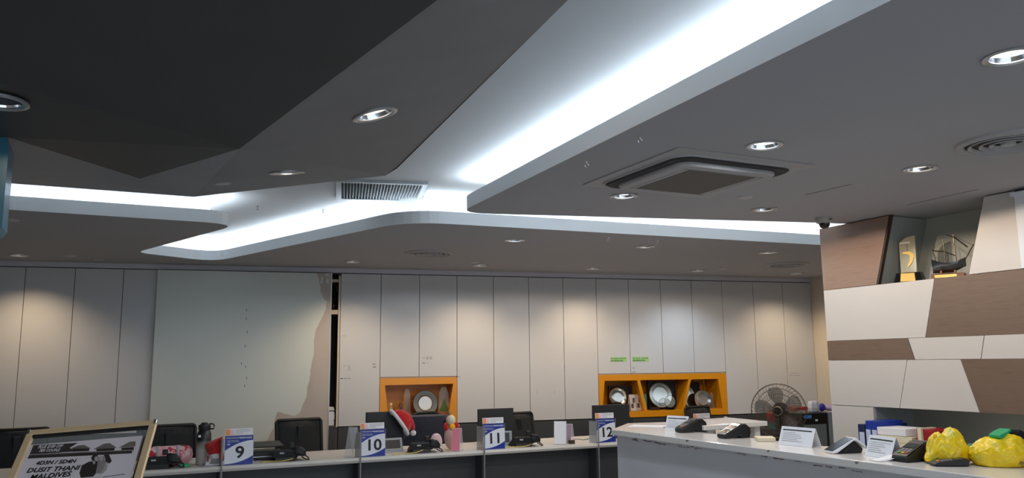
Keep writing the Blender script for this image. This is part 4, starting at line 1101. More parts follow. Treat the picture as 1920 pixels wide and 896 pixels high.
# pink bolster, flask, green box
pa = zat(300, 868, DZ)
t = thing('bolster', 'pink patterned bolster bag with grey straps lying on the desk', 'bag', (0, 0, 0))
xa, xb = yat(268, 850, DY+.32).x, yat(362, 850, DY+.32).x; yb = DY+.32; zc = DZ+.075
pr = [(-.0, .0), (.01, .045), (.035, .068), (.08, .074), (xb-xa-.08, .074), (xb-xa-.035, .068), (xb-xa-.01, .045), (xb-xa, .0)]
b = MB(); b.lathe([(r, x) for x, r in pr], 24, c=(xa, yb, zc), axis='X'); b.build('bag_body', pink_m, t, smooth=True)
for f in (.28, .68):
    x = xa+(xb-xa)*f; b = MB(); b.lathe([(.0755, x-.012), (.077, x-.010), (.077, x+.010), (.0755, x+.012)], 24, c=(0, yb, zc), axis='X', caps=False); b.build('strap', disc_m, t, smooth=True)
# the bag's upright end flap
p = yat(381, 866, DY+.20)
t = thing('flask', 'tall flask fading from black top to grey bottom, left of the santa hat', 'flask', (p.x, DY+.22, DZ+.001))
MB().lathe([(.052, 0), (.055, .006), (.055, .235), (.045, .26), (.04, .27)], 28).build('flask_body', flask_m, t, smooth=True)
MB().lathe([(.045, .268), (.047, .275), (.047, .305), (.030, .315), (.022, .325), (0, .326)], 28).build('flask_cap', black_m, t, smooth=True)
b = MB(); b.tube([(.035, 0, .315), (.065, 0, .312), (.075, 0, .295), (.07, 0, .275), (.045, 0, .272)], .006, 8); b.build('handle_loop', black_m, t, smooth=True)
MB().box((-.048, -.058, .215), (-.030, -.05, .232)).build('flask_label', paper_m, t)
p = zat(342, 868, DZ)
tag(MB().box((-.035, -.02, 0), (.035, .02, .022)).build('green_box', green_p, None, loc=(p.x, DY+.12, DZ+.001), bevel=.002), 'small green box before the pink bolster', 'box')

# acrylic brochure holders
def holder(x, y, rz, lb, insert, h=.22, w=.09, im=None):
    t = thing('brochure_holder', lb, 'holder', (x, y, DZ+.001), rz, 'acrylic brochure holders on the desk')
    MB().prism([(-.05, -w/2, 0), (-.045, -w/2, 0), (.005, -w/2, h), (0, -w/2, h)], (0, w, 0)).build('front_sheet', acryl_m, t)
    MB().prism([(.055, -w/2, 0), (.06, -w/2, 0), (.012, -w/2, h), (.007, -w/2, h)], (0, w, 0)).build('rear_sheet', acryl_m, t)
    MB().box((-.07, -w/2, 0), (.06, w/2, .004)).build('base_sheet', acryl_m, t)
    if insert:
        ins = MB().prism([(-.056, -w/2+.004, .006), (-.052, -w/2+.004, .006), (-.006, -w/2+.004, h*.97), (-.010, -w/2+.004, h*.97)], (0, w-.008, 0)).build('leaflet', im or paper_m, t)
    return t
p = zat(668, 859, DZ)
holder(p.x, DY+.13, R_(35), 'clear tilted acrylic holder just left of sign 10', False, .245, .09, mat('holder_leaf', (178, 180, 184), .5))
p = zat(880, 853, DZ)
holder(p.x+.03, DY+.08, R_(50), 'acrylic holder with pink leaflet left of sign 11', True, .20, .085, mat('pink_leaflet', (228, 138, 154), 0.6))
p = zat(1094, 840, DZ)
holder(p.x, DY+.13, R_(55), 'acrylic holder with white price leaflet left of sign 12', True, .215, .12)
holder(p.x+.12, DY+.20, R_(40), 'second holder tucked behind the price leaflet left of sign 12', True, .18, .10, mat('purple_leaf', (150, 130, 150), .6))
# plush reindeer
p = zat(878, 850, DZ)
t = thing('plush_reindeer', 'small cream plush reindeer in red behind the pink leaflet', 'soft toy', (p.x-.01, DY+.24, DZ+.001))
MB().ball((0, 0, .115), .06, 1, .8, 1.9).build('toy_body', mat('plush_pink', (214, 176, 170), 0.9), t, smooth=True)
MB().ball((-.005, -.02, .262), .046, .95, .9, 1.05).build('toy_head', mat('plush_cream', (214, 202, 178), 0.95, bump=.5, bscale=100), t, smooth=True)
MB().ball((-.018, -.02, .325), .018, .8, .8, 1.5).build('toy_bobble', mat('plush_brown', (150, 120, 80), 0.95), t, smooth=True)
for s in (-1, 1): MB().ball((s*.052, -.02, .205), .028, .8, .8, 1.4).build('toy_arm', red_m, t, smooth=True)
MB().ball((.0, -.045, .205), .026, 1.1, .6, 1.1).build('toy_scarf', mat('plush_yellow', (235, 170, 30), 0.9), t, smooth=True)
MB().ball((.055, -.02, .19), .012, 1, 1, 3.2).build('toy_candy', paper_m, t, smooth=True)

# ------------------------------------------------------------------ WHITE RECEPTION COUNTER
KZ = 1.05
cpoly = [(3.35, 1.35), (3.35, 5.27), (3.80, 5.73), (4.42, 5.62), (4.42, 5.30), (3.80, 5.30), (3.74, 5.1), (3.74, 3.6), (3.90, 3.3), (3.95, 1.35)]
t = thing('reception_counter', 'white reception counter with scuffed edge in the right foreground', 'counter', (0, 0, 0))
MB().prism([(x, y, KZ-.04) for x, y in cpoly], (0, 0, .04)).build('counter_top', ctop_m, t, bevel=.004)
inn = [(3.385, 1.35), (3.385, 5.25), (3.80, 5.68), (4.38, 5.58), (4.38, 5.33), (3.79, 5.33), (3.71, 5.1), (3.71, 3.58), (3.86, 3.28), (3.91, 1.35)]
MB().prism([(x, y, 0.0) for x, y in inn], (0, 0, KZ-.041)).build('counter_body', cbody_m, t, bevel=.002)
b = MB()
random.seed(3)
for k in range(26):
    y = random.uniform(4.0, 5.1) if k < 16 else random.uniform(2.6, 4.0); l = random.uniform(.02, .09); h = random.uniform(.004, .012)
    z = KZ-.042-random.uniform(0, .016)
    q = [(3.3842, y+l*i/5, z+random.uniform(-.002, .002)) for i in range(6)] + [(3.3842, y+l*(5-i)/5, z-h*random.uniform(.4, 1)) for i in range(6)]
    b.prism(q, (.0006, 0, 0))
b.build('scuff', scuff_m, t)
for y, l in ((4.35, .03), (3.62, .02), (3.0, .025), (4.9, .012)):
    b = MB(); b.prism([(3.3495, y, KZ-.004), (3.3495, y+l, KZ-.006), (3.3495, y+l*.8, KZ-.018), (3.3495, y+.003, KZ-.014)], (.0006, 0, 0)); b.build('chip', scuff_m, t)
t = thing('side_table', 'small white raised table behind the reception counter', 'table', (0, 0, 0))
MB().prism([(3.76, 4.70, 1.062), (4.42, 4.78, 1.062), (4.46, 5.26, 1.062), (3.90, 5.20, 1.062), (3.76, 4.98, 1.062)], (0, 0, .035)).build('table_top', ctop_m, t, bevel=.004)
for x, y in ((4.33, 4.82), (4.36, 5.16), (3.85, 5.10), (3.84, 4.76)): MB().box((x, y, 0), (x+.05, y+.05, 1.061)).build('leg', ctop_m, t, bevel=.002)
# papers on counter far end
p = zat(1215, 799, KZ)
tag(MB().box((-.10, -.14, 0), (.10, .14, .002)).build('paper_sheet', paper_m, None, loc=(p.x, p.y, KZ+.0006), rotz=R_(40)), 'white sheet of paper lying at the far end of the reception counter', 'paper')

def tent(pxl, pxr, py, pyr, h, lb):
    a, c = zat(pxl, py, KZ), zat(pxr, pyr, KZ); w = (c-a).length
    rz = math.atan2(c.y-a.y, c.x-a.x)
    t = thing('tent_card', lb, 'tent card', (a.x, a.y, KZ+.001), rz, 'folded white tent cards on the counter')
    d = .085
    MB().prism([(0, 0, 0), (0, .001, 0), (.0, d/2, h), (0, d/2-.001, h)], (w, 0, 0)).build('card_front', paper_m, t)
    MB().prism([(0, d, 0), (0, d-.001, 0), (.0, d/2, h-.001), (0, d/2+.001, h)], (w, 0, 0)).build('card_back', paper_m, t)
    s = (d/2)/h
    def ln(z, x0, x1, th, m_, nm):
        return MB().prism([(x0, s*z-.0022, z), (x0, s*(z+th)-.0022, z+th), (x0, s*(z+th)-.0002, z+th), (x0, s*z-.0002, z)], (x1-x0, 0, 0)).build(nm, m_, t)
    ln(h*.80, w*.06, w*.92, h*.055, ink_m, 'header_bar')
    bb = MB()
    for i in range(6):
        z = h*(.68-.09*i); x1 = w*random.uniform(.45, .9)
        bb.prism([(w*.08, s*z-.0018, z), (w*.08, s*(z+.0016)-.0018, z+.0016), (w*.08, s*(z+.0016)-.0002, z+.0016), (w*.08, s*z-.0002, z)], (x1-w*.08, 0, 0))
    bb.build('printed_lines', grey_ink, t)
tent(1246, 1286, 807, 809.5, .105, 'folded white tent card at the far end of the counter')
tent(1459, 1522, 833, 839.5, .105, 'folded white tent card in the middle of the counter before the kiosk')
tent(1621, 1670, 854, 862, .105, 'folded white tent card beside the card terminal and receipt paper')
# curled receipt
a = zat(1672, 866, KZ)
b = MB(); rows = []
for k in range(10):
    u = k/9; rows.append([( -.10+.17*u, -.05, .001+.055*u**2.2), (-.10+.17*u, .04, .001+.055*u**2.2)])
for A, B in zip(rows, rows[1:]): b.poly([A[0], B[0], B[1], A[1]])
o = b.build('receipt', paper_m, None, smooth=True, loc=(a.x+.06, a.y+.05, KZ+.001), rotz=R_(-20)); sm = o.modifiers.new('s', 'SOLIDIFY'); sm.thickness = .0006
tag(o, 'curled white receipt paper between the tent card and the card terminal', 'paper')
a = zat(1443, 827, KZ)
tag(MB().box((-.055, -.07, 0), (.055, .07, .022)).build('note_pad', cream_p, None, loc=(a.x, a.y+.04, KZ+.001), rotz=R_(-35), bevel=.002), 'cream block of paper slips between terminal and middle tent card', 'notepad')

def terminal(loc, rz, lb, L=.19, col=None, kind=0, sc_=1.0):
    t = thing('card_terminal', lb, 'card terminal', loc, rz, 'card payment terminals on the counter')
    col = col or black_m
    w = .042*sc_
    side = [(0, .004), (0, .022), (.02, .032), (.095, .066), (.12, .080), (.155, .082), (.185, .060), (.19, .03), (.182, .0), (.125, .0), (.118, .008), (.10, .012), (.085, .008), (.08, .002), (.01, 0)]
    MB().prism([(x*sc_, -w, z*sc_) for x, z in side], (0, 2*w, 0)).build('terminal_body', black_m, t, bevel=.006, seg=3)
    top = [(.004, .024), (.02, .034), (.095, .068), (.118, .081), (.118, .083), (.093, .070), (.018, .036), (.002, .026)]
    MB().prism([(x*sc_, -w+.004, z*sc_) for x, z in top], (0, 2*w-.008, 0)).build('faceplate', col, t, bevel=.0015)
    sl = math.atan2(.068-.034, .075)
    M4 = Matrix.Translation((.02*sc_, 0, .0375*sc_)) @ Matrix.Rotation(-sl, 4, 'Y')
    b = MB(); b.xf = M4; b.box((.046*sc_, -w+.012, 0), (.086*sc_, w-.012, .0012)); b.build('screen', mat('lcd', (60, 66, 66), .15), t)
    cols = [mat('key_red', (190, 50, 40), .5), mat('key_yellow', (220, 190, 50), .5), mat('key_green', (50, 150, 70), .5)]
    for i in range(3):
        b = MB(); b.xf = M4; y = -w+.014+i*(2*w-.028)/3; b.box((-.002, y, 0), (.007, y+.016, .0022)); b.build('key', cols[i], t)
    for r in range(3):
        for i in range(3):
            b = MB(); b.xf = M4; y = -w+.014+i*(2*w-.028)/3; b.box((.012+r*.011, y, 0), (.019+r*.011, y+.016, .0020)); b.build('key', mat('key_grey', (130, 130, 134), .5), t)
    b = MB(); b.box((.128*sc_, -w+.006, .0800*sc_), (.158*sc_, w-.006, .0835*sc_)); b.build('paper_cover', mat('terminal_grey', (80, 82, 86), .3), t, bevel=.001)
    return t
for (x0, y0, x1, y1), lb, col in (((1272, 811, 1330, 812), 'black card terminal beside the far tent card', None), ((1352, 822, 1409, 825), 'silver-faced card terminal before the side table', mat('silver_face', (150, 154, 160), .25, metal=.4)),
      ((1686, 866, 1755, 862), 'larger black card terminal beside the yellow bag', None)):
    a, c = zat(x0, y0, KZ), zat(x1, y1, KZ); d = c-a
    terminal((a.x, a.y, KZ+.001), math.atan2(d.y, d.x)+R_(5) if 'larger' in lb else R_(-4), lb, col=col, sc_=min(1.12, d.length/.19))
a, c = zat(1747, 873, KZ), zat(1800, 873, KZ); d = c-a
t = thing('keypad', 'low black card keypad nearest the yellow bags', 'card reader', (a.x, a.y, KZ+.001), math.atan2(d.y, d.x))
MB().prism([(0, -.04, 0), (0, -.04, .012), (.02, -.04, .020), (.145, -.04, .036), (.155, -.04, .030), (.155, -.04, 0)], (0, .08, 0)).build('keypad_body', black_m, t, bevel=.006, seg=3)
M4 = Matrix.Translation((.022, 0, .0205)) @ Matrix.Rotation(-math.atan2(.016, .125), 4, 'Y')
b = MB(); b.xf = M4; b.box((.075, -.028, 0), (.115, .028, .0013)); b.build('screen', mat('lcd', (60, 66, 66), .15), t)
for i, nm in enumerate(('key_red', 'key_yellow', 'key_green')):
    b = MB(); b.xf = M4; b.box((0, -.028+i*.02, 0), (.009, -.012+i*.02, .0022)); b.build('key', MATS[nm], t)
for r in range(4):
    for i in range(3):
        b = MB(); b.xf = M4; b.box((.014+r*.014, -.028+i*.02, 0), (.023+r*.014, -.012+i*.02, .0020)); b.build('key', MATS['key_grey'], t)
a, c = zat(1553, 850, KZ), zat(1613, 848, KZ); d = c-a
t = thing('tablet_terminal', 'slanted black-screened payment tablet with white shell on the counter', 'payment tablet', (a.x, a.y, KZ+.001), math.atan2(d.y, d.x))
sd = [(0, .002), (0, .012), (.13, .078), (.145, .080), (.20, .038), (.20, .026), (.142, .066), (.128, .066), (.03, .006)]
MB().prism([(x, -.045, z) for x, z in sd], (0, .09, 0)).build('tablet_shell', paper_m, t, bevel=.003)
MB().prism([(.002, -.041, .0135), (.128, -.041, .0775), (.127, -.041, .0795), (.001, -.041, .0155)], (0, .082, 0)).build('tablet_screen', black_gl, t)
MB().prism([(.05, -.035, 0), (.175, -.035, 0), (.185, -.035, .022), (.142, -.035, .060), (.12, -.035, .058)], (0, .07, 0)).build('tablet_dock', black_m, t, bevel=.002)

# ------------------------------------------------------------------ LEDGE under the feature wall with binders
LZ = 0.80
t = thing('wall_desk', 'low pale desk running inside the recess under the feature wall', 'desk', (0, 0, 0))
MB().box((4.85, 1.5, LZ-.03), (XW+.449, 4.568, LZ)).build('desk_top', desk_top_m, t, bevel=.002)
for y in (1.52, 4.50): MB().box((4.88, y, 0), (XW+.42, y+.03, LZ-.031)).build('side_panel', feat_white, t)
def onx(px, py, X=5.10): return xat(px, py, X)
def item_box(name, px0, px1, ptop, X, dx, m, lb, cat, z0=LZ, bev=.002, group=None):
    a, c = xat(px0, ptop, X), xat(px1, ptop, X)
    y0, y1 = min(a.y, c.y), max(a.y, c.y)
    o = MB().box((0, 0, 0), (dx, y1-y0, max(a.z-z0, .02)-.001)).build(name, m, None, loc=(X, y0, z0+.001), bevel=bev)
    return tag(o, lb, cat, group)
def binder(px0, px1, ptop, X, dx, m, lb, labels=1):
    a, c = xat(px0, ptop, X), xat(px1, ptop, X); w = abs(a.y-c.y); h = a.z-LZ
    t = thing('ring_binder', lb, 'binder', (X, min(a.y, c.y), LZ+.001), 0, 'ring binders under the feature wall')
    MB().box((0, 0, 0), (dx, w, h)).build('cover', m, t, bevel=.003)
    for k in range(labels):
        MB().box((-.001, w*(.12+.5*k), h*.25), (0, w*(.12+.5*k)+w*(.7 if labels == 1 else .36), h*.78)).build('spine_label', mat('label_paper', (190, 200, 225), .6), t)
binder(1608, 1621, 795, 5.12, .25, navy_b, 'dark navy ring binder at the left end of the wall desk')
binder(1622, 1645, 788.5, 5.10, .27, blue_b, 'bright blue ring binders pair with pale labels next to the navy one', 2)
item_box('box_file', 1646, 1692, 789.5, 5.36, .05, navy_b, 'wide dark blue box file standing against the recess wall', 'box file')
yc = xat(1690, 810, 5.15).y
for k, (w, h, m_, lb) in enumerate(((.32, .075, cream_p, 'cream stack of forms at the bottom of the paper pile'), (.30, .065, paper_m, 'white paper stack in the middle of the paper pile'), (.28, .055, cream_p, 'cream bundle second from the top of the paper pile'), (.25, .055, paper_m, 'white bundle on top of the paper pile'))):
    z = LZ+.001+(0, .076, .142, .198)[k]
    tag(MB().box((-.10, -w/2, 0), (.12, w/2, h-.001)).build('paper_stack', m_, None, loc=(5.16+.01*k, yc+.012*k, z), rotz=R_((3, -4, 6, -2)[k]), bevel=.004), lb, 'paper stack', 'paper pile on the wall desk')
tag(MB().prism([(0, 0, 0), (0, .03, 0), (.0, .035, .265), (0, .005, .265)], (.16, 0, 0)).build('folder', cream_p, None, loc=(5.10, xat(1727, 800, 5.1).y+.0, LZ+.001)), 'cream folder leaning between the paper pile and the maroon book', 'folder')
a = xat(1752, 804, 5.12)
tag(MB().prism([(0, 0, 0), (0, .14, 0), (0, .145, .262), (0, 0.01, .25)], (.20, 0, 0)).build('book', maroon_m, None, loc=(5.12, a.y, LZ+.001), bevel=.003), 'maroon book standing upright beside the paper pile', 'book')
ca = zat(1727, 852, KZ)
tag(MB().lathe([(.0, .0), (.075, 0), (.078, .002), (.078, .055), (.074, .055), (.07, .004)], 32, caps=False).build('cream_tray', cream_p, None, smooth=True, loc=(3.80, 3.07, KZ+.001)), 'round cream tray behind the larger black card terminal', 'tray')
# ------------------------------------------------------------------ YELLOW BAGS
def bag(px0, px1, pbot, ptop, lb, seed, peaks):
    a, c = zat(px0, pbot, KZ), zat(px1, pbot, KZ)
    ctr = (a+c)/2; d = c-a; w = d.length; rz = math.atan2(d.y, d.x)
    dd = ctr.xy.length; H = (pbot-ptop)/FPX*(ctr-EYE).dot(cF)*1.0
    t = thing('plastic_bag', lb, 'plastic bag', (ctr.x+.03, ctr.y+.06, KZ+.002), rz, 'yellow plastic carrier bags')
    bm = bmesh.new(); bmesh.ops.create_icosphere(bm, subdivisions=5, radius=1)
    for v in bm.verts:
        p = v.co.copy()
        q = p*1.5+Vector((seed, seed*.7, 0))
        n1 = noise.noise(q); crease = 1-abs(noise.noise(p*2.6+Vector((0, seed, 3))))*2
        fine = 1-abs(noise.noise(p*6.5+Vector((seed, 0, 9))))*2
        s1 = 1+.12*n1+.07*(crease-.5)+.035*(fine-.5)
        prof = sum((hh*math.exp(-((p.x-px_)/sg)**2))**3 for px_, hh, sg in peaks)**(1/3)
        base = 1.0 if p.z < 0 else (1-p.z)**.25*.55+.45*(1-p.z*.75)
        zz = max(0, (p.z+.55)/1.55)
        v.co = Vector((p.x*w*.52*s1, p.y*w*.40*s1, max(0, zz**.85*H*min(prof, .97)*(1+.09*(crease-.5)+.06*(fine-.5)+.08*n1))))
    me = bpy.data.meshes.new('bag_film'); bm.to_mesh(me); bm.free()
    for q in me.polygons: q.use_smooth = True
    me.materials.append(yellow_m)
    o = bpy.data.objects.new('bag_film', me); C.objects.link(o); o.parent = t
    return t, w, H
t, w, H = bag(1752, 1835, 872, 807, 'yellow plastic bag with teal packet, left of the two', 3.3, [(-.45, .92, .42), (.25, 1.08, .62), (.85, .50, .5)])
b = MB(); b.rings([[(-w*.30, -.02, H*.6), (-w*.22, -.02, H*.6), (-w*.22, .01, H*.6), (-w*.30, .01, H*.6)], [(-w*.33, -.02, H*.85), (-w*.26, -.02, H*.85), (-w*.26, .0, H*.85), (-w*.33, .0, H*.85)]]); b.build('bag_handle', yellow_m, t, bevel=.006, smooth=True)
t2, w2, H2_ = bag(1838, 1948, 876, 816, 'yellow plastic bag with green card on top, at the right edge', 8.1, [(-.45, .84, .6), (.35, 1.0, .8), (-.95, .7, .4), (.95, .9, .5)])
text('OHNO', .022, mat('bag_ink', (90, 84, 30), .6), t2, (w2*.04, -w2*.37, .012), name='bag_lettering', bold=.02)
a = zat(1752, 850, KZ)
tag(MB().box((0, 0, 0), (.07, .012, .10)).build('packet', green_p, None, loc=(3.80, 2.90, KZ+.001), rotz=R_(-30), bevel=.003), 'green and white packet between the card terminal and the yellow bag', 'packet')
a = zat(1828, 868, KZ)
b = MB(); b.ball((0, 0, .045), .022, 1, .7, 2.0); tag(b.build('packet', teal_p, None, smooth=True, loc=(a.x+.02, a.y+.03, KZ+.001)), 'teal crumpled packet between the two yellow bags', 'packet')
b = MB(); b.rings([[(x*f, y*f+.01*math.sin(9*x), z+.012*math.sin(30*x)) for x, y in ((-.05, -.03), (0, -.036), (.05, -.028), (.052, .03), (0, .034), (-.048, .03))] for z, f in ((0, .9), (.008, 1), (.018, .96))])
tag(b.build('green_packet', green_p, None, bevel=.003, loc=(t2.location.x+.0, t2.location.y-.01, KZ+H2_*.94)), 'green packet lying on top of the right yellow bag', 'packet')
b = MB(); b.xf = Matrix.Rotation(.4, 4, 'Y'); b.rings([[(x*f, y*f, z) for x, y in ((-.04, -.025), (.0, -.03), (.04, -.02), (.045, .02), (0, .03), (-.04, .02))] for z, f in ((-.015, .8), (0, 1), (.02, .9), (.028, .6))])
tag(b.build('dark_pouch', black_cl, None, smooth=True, loc=(t2.location.x+.09, t2.location.y-.04, KZ+H2_*.88)), 'dark pouch poking out of the right yellow bag', 'pouch')

# ------------------------------------------------------------------ PEDESTAL FAN
FY = 5.55
fc = yat(1460, 770, FY); fr_ = (yat(1497.5, 770, FY)-fc).length*1.0
t = thing('pedestal_fan', 'black pedestal fan with round wire cage behind the counter', 'fan', (fc.x, fc.y, 0))
adir = (EYE-fc); adir.z = 0; adir.normalize()
ang = math.atan2(adir.y, adir.x)+PI/2   # local -Y looks at the room
t.rotation_euler = (0, 0, ang+R_(-8))
hz = fc.z
cage = MB()
wire = mat('fan_wire', (92, 80, 62), .4, metal=.7)
for rr, yy in ((1.0, 0), (.97, -.02), (.82, -.045), (.66, -.057), (.5, -.064), (.3, -.068), (.82, .045), (.6, .06)):
    cage.tube([(fr_*rr*math.cos(2*PI*k/40), yy, hz+fr_*rr*math.sin(2*PI*k/40)) for k in range(40)], .0035 if rr == 1.0 else .0016, 5, closed=True)
for k in range(44):
    a = 2*PI*k/44
    f = lambda q, y: (fr_*q*math.cos(a+.5*(1-q)), y, hz+fr_*q*math.sin(a+.5*(1-q)))
    cage.tube([f(.18, -.068), f(.5, -.064), f(.82, -.045), f(.99, -.005)], .0011, 4, caps=False)
    cage.tube([f(.18, .068), f(.6, .06), f(.99, .005)], .0011, 4, caps=False)
cage.build('cage', wire, t, smooth=True)
MB().lathe([(fr_*.16, -.066), (fr_*.19, -.070), (fr_*.19, -.078), (fr_*.15, -.082), (fr_*.13, -.078)], 28, c=(0, 0, hz), axis='Y', caps=False).build('badge_ring', wire, t, smooth=True)
MB().lathe([(fr_*.13, -.074), (0, -.076)], 24, c=(0, 0, hz), axis='Y', caps=False).build('badge', black_gl, t, smooth=True)
bl = mat('fan_blade', (70, 66, 62), .35, alpha=.40)
for k in range(5):
    a0 = 2*PI*k/5+.3; b = MB(); rows = []
    for j in range(7):
        q = .18+.70*j/6; half = (.30+.18*math.sin(PI*j/6))*(1 if j < 6 else .7)
        rows.append([(fr_*q*math.cos(a0+(s-.5)*2*half+.2*q), -.02+.04*s, hz+fr_*q*math.sin(a0+(s-.5)*2*half+.2*q)) for s in (0, .25, .5, .75, 1)])
    for A, B in zip(rows, rows[1:]):
        for i in range(4): b.poly([A[i], A[i+1], B[i+1], B[i]])
    o = b.build('blade', bl, t, smooth=True); s_ = o.modifiers.new('s', 'SOLIDIFY'); s_.thickness = .0015
MB().lathe([(.04, -.05), (.045, .0), (.04, .03)], 20, c=(0, 0, hz), axis='Y').build('hub', black_m, t, smooth=True)
MB().lathe([(.03, .06), (.065, .075), (.068, .15), (.05, .19), (0, .20)], 24, c=(0, 0, hz), axis='Y').build('motor', black_m, t, smooth=True)
MB().lathe([(.018, .03), (.018, hz-.06), (.022, hz-.06), (.022, hz-.02)], 16, c=(0, .11, 0)).build('pole', black_m, t, smooth=True)
MB().lathe([(.19, 0), (.19, .015), (.06, .03), (.03, .06)], 32, c=(0, .11, 0)).build('base', black_m, t, smooth=True)

# ------------------------------------------------------------------ KIOSK and clutter by the far right corner
KY = 6.1
a, c = yat(1503, 775, KY), yat(1549, 779, KY); w = (c-a).length
t = thing('kiosk_machine', 'black and grey office machine with display panel beside the feature wall', 'office machine', (a.x, a.y, 0), R_(-4))
Hh = a.z
MB().box((0, 0, 0), (w, .40, Hh)).build('cabinet', black_m, t, bevel=.006)
MB().box((.015, -.006, .25), (w-.035, 0, Hh-.11)).build('front_panel', mat('kiosk_grey', (112, 116, 116), .4), t, bevel=.002)
MB().box((.006, -.010, Hh-.10), (w-.03, 0, Hh-.008)).build('control_panel', black_gl, t)
MB().box((.015, -.0125, Hh-.05), (.11, -.010, Hh-.018)).build('display', mat('kiosk_display', (20, 60, 110), .3, emit=.12, ecol=(.1, .35, .8)), t)
MB().box((.155, -.013, Hh-.08), (.185, -.010, Hh-.06)).build('button', paper_m, t)
sp = MB().box((w+.005, .0, 0), (w+.13, .38, Hh)).build('side_unit', mat('kiosk_side', (130, 132, 136), .5), t, bevel=.004)
MB().ball((w+.06, -.002, Hh-.03), .006).build('indicator', mat('blue_led', (60, 60, 255), .3, emit=6, ecol=(.15, .2, 1)), t, smooth=True)
def onK(px, py): q = yat(px, py, KY+.12); return q
q = onK(1527, 770)
b = MB(); b.rings([[(x*s_, y*s_*.7, z) for x, y in ((-.06, -.05), (0, -.062), (.055, -.04), (.06, .03), (.01, .05), (-.05, .04))] for z, s_ in ((0, .9), (.04, 1.05), (.08, .98), (.105, .85))]); 
tag(b.build('paper_bag', mat('white_bag', (214, 212, 222), .6), None, smooth=False, loc=(q.x-.01, q.y, Hh+.001), bevel=.006), 'crumpled white bag on top of the office machine', 'bag')
q = onK(1538, 772)
b = MB(); b.ball((0, 0, .04), .04, 1, .8, 1); tag(b.build('blue_wrapper', mat('violet_blue', (52, 40, 150), .5), None, smooth=True, loc=(q.x+.025, q.y+.0, Hh+.001)), 'blue violet wrapper right of the white bag on the machine', 'wrapper')
q = onK(1551, 775)
b = MB(); b.ball((0, 0, .032), .07, 1, .8, .45); tag(b.build('purple_cloth', mat('lilac_pattern', (170, 150, 190), .7, var=.4, scale=40), None, smooth=True, loc=(q.x+.035, q.y, Hh+.001)), 'lilac patterned cloth at the right on top of the machine', 'cloth')
# low cupboard with red trays behind the fan
LY = 6.75
a, c = yat(1470, 790, LY), yat(1512, 790, LY)
zt = yat(1480, 806, LY).z
t = thing('low_cabinet', 'low charcoal cabinet behind the fan carrying red trays', 'cabinet', (a.x, LY, 0))
MB().box((0, 0, 0), (c.x-a.x+.15, .40, zt)).build('cabinet_body', dark_lam, t, bevel=.003)
MB().box((.01, -.016, .02), (c.x-a.x+.14, 0, zt-.02)).build('door', dark_lam, t, bevel=.002)
zc_ = zt+.001
for k, (x0, x1, h, m_, lb) in enumerate(((1472, 1510, .07, teal_p, 'teal folder at the bottom of the pile behind the fan'), (1470, 1508, .09, maroon_m, 'maroon file box in the middle of the pile behind the fan'), (1476, 1514, .035, mat('tray_orange', (196, 110, 70), .5), 'orange folder in the pile behind the fan'), (1492, 1524, .035, mat('tray_red', (168, 44, 36), .5), 'red tray topmost of the pile behind the fan'))):
    A, B = yat(x0, 790, LY+.05), yat(x1, 790, LY+.05)
    tag(MB().box((0, 0, 0), (B.x-A.x, .26, h-.001)).build('file_box', m_, None, loc=(A.x, LY+.05, zc_), bevel=.002), lb, 'file', 'files piled behind the fan')
    zc_ += h

# ------------------------------------------------------------------ POSTER STAND (left foreground)
vdir = (cR*(-273)+cU*1095+cF*1520).normalized()
ud = (cR*1+cU*.056+cF*.139); ud = (ud-vdir*ud.dot(vdir)).normalized()
nd = ud.cross(vdir).normalized()
if nd.dot(EYE-cF) > 0 and nd.dot(-cF) < 0: nd = -nd
TL = EYE + ray(52, 806)*1.98
PW = 0.0
pr_ = plat(292, 795, TL, nd); PW = (pr_-TL).dot(ud)
PH = PW*1.42
cen = TL + ud*PW/2 - vdir*PH/2
t = thing('poster_stand', 'champagne-framed tilted stand holding a black and white travel poster', 'poster stand', (cen.x, cen.y, 0))
L4 = Matrix.Identity(4)
for i in range(3): L4[i][0] = ud[i]; L4[i][1] = vdir[i]; L4[i][2] = nd[i]; L4[i][3] = TL[i]
L4 = Matrix.Translation((-cen.x, -cen.y, 0)) @ L4      # local: x right, y up the slope, z off the face, origin top left
iL = (Matrix.Translation((cen.x, cen.y, 0)) @ L4).inverted()
def pp(px, py):
    q = iL @ plat(px, py, TL, nd); return q.x, q.y
FWd = 0.016*PW/.33*1.15
for nm, a, c in (('frame_bar', (0, -FWd), (PW, 0)), ('frame_bar', (0, -PH), (PW, -PH+FWd)), ('frame_bar', (0, -PH+FWd), (FWd, -FWd)), ('frame_bar', (PW-FWd, -PH+FWd), (PW, -FWd))):
    b = MB(); b.xf = L4; b.box((a[0], a[1], -.012), (c[0], c[1], .0)); b.build(nm, gold_fr, t, bevel=.002)
for cx, cy in ((0, 0), (PW, 0)):
    b = MB(); b.xf = L4; s = -1 if cx else 1; b.box((cx, cy-.014, -.013), (cx+s*.007, cy+.0015, .001)); b.build('corner_cap', alu_m, t, bevel=.002)
b = MB(); b.xf = L4; b.box((FWd*.8, -PH+FWd*.8, -.010), (PW-FWd*.8, -FWd*.8, -.008)); b.build('cover_sheet', glass_m, t)
b = MB(); b.xf = L4; b.box((FWd, -FWd-.006, -.009), (PW-FWd, -FWd, -.0005)); b.build('gasket', ink_m, t)
gx0, gy0 = pp(62.5, 827.5); gx1, gy1 = pp(265.6, 816.3)
ytop = (gy0+gy1)/2
PX0, PX1 = FWd*.85, gx1
b = MB(); b.xf = L4; b.box((PX0, -PH+FWd, -.0068), (PX1, ytop, -.0062)); pst = b.build('poster', mat('poster_paper', (238, 226, 230), .6, var=.01), t)
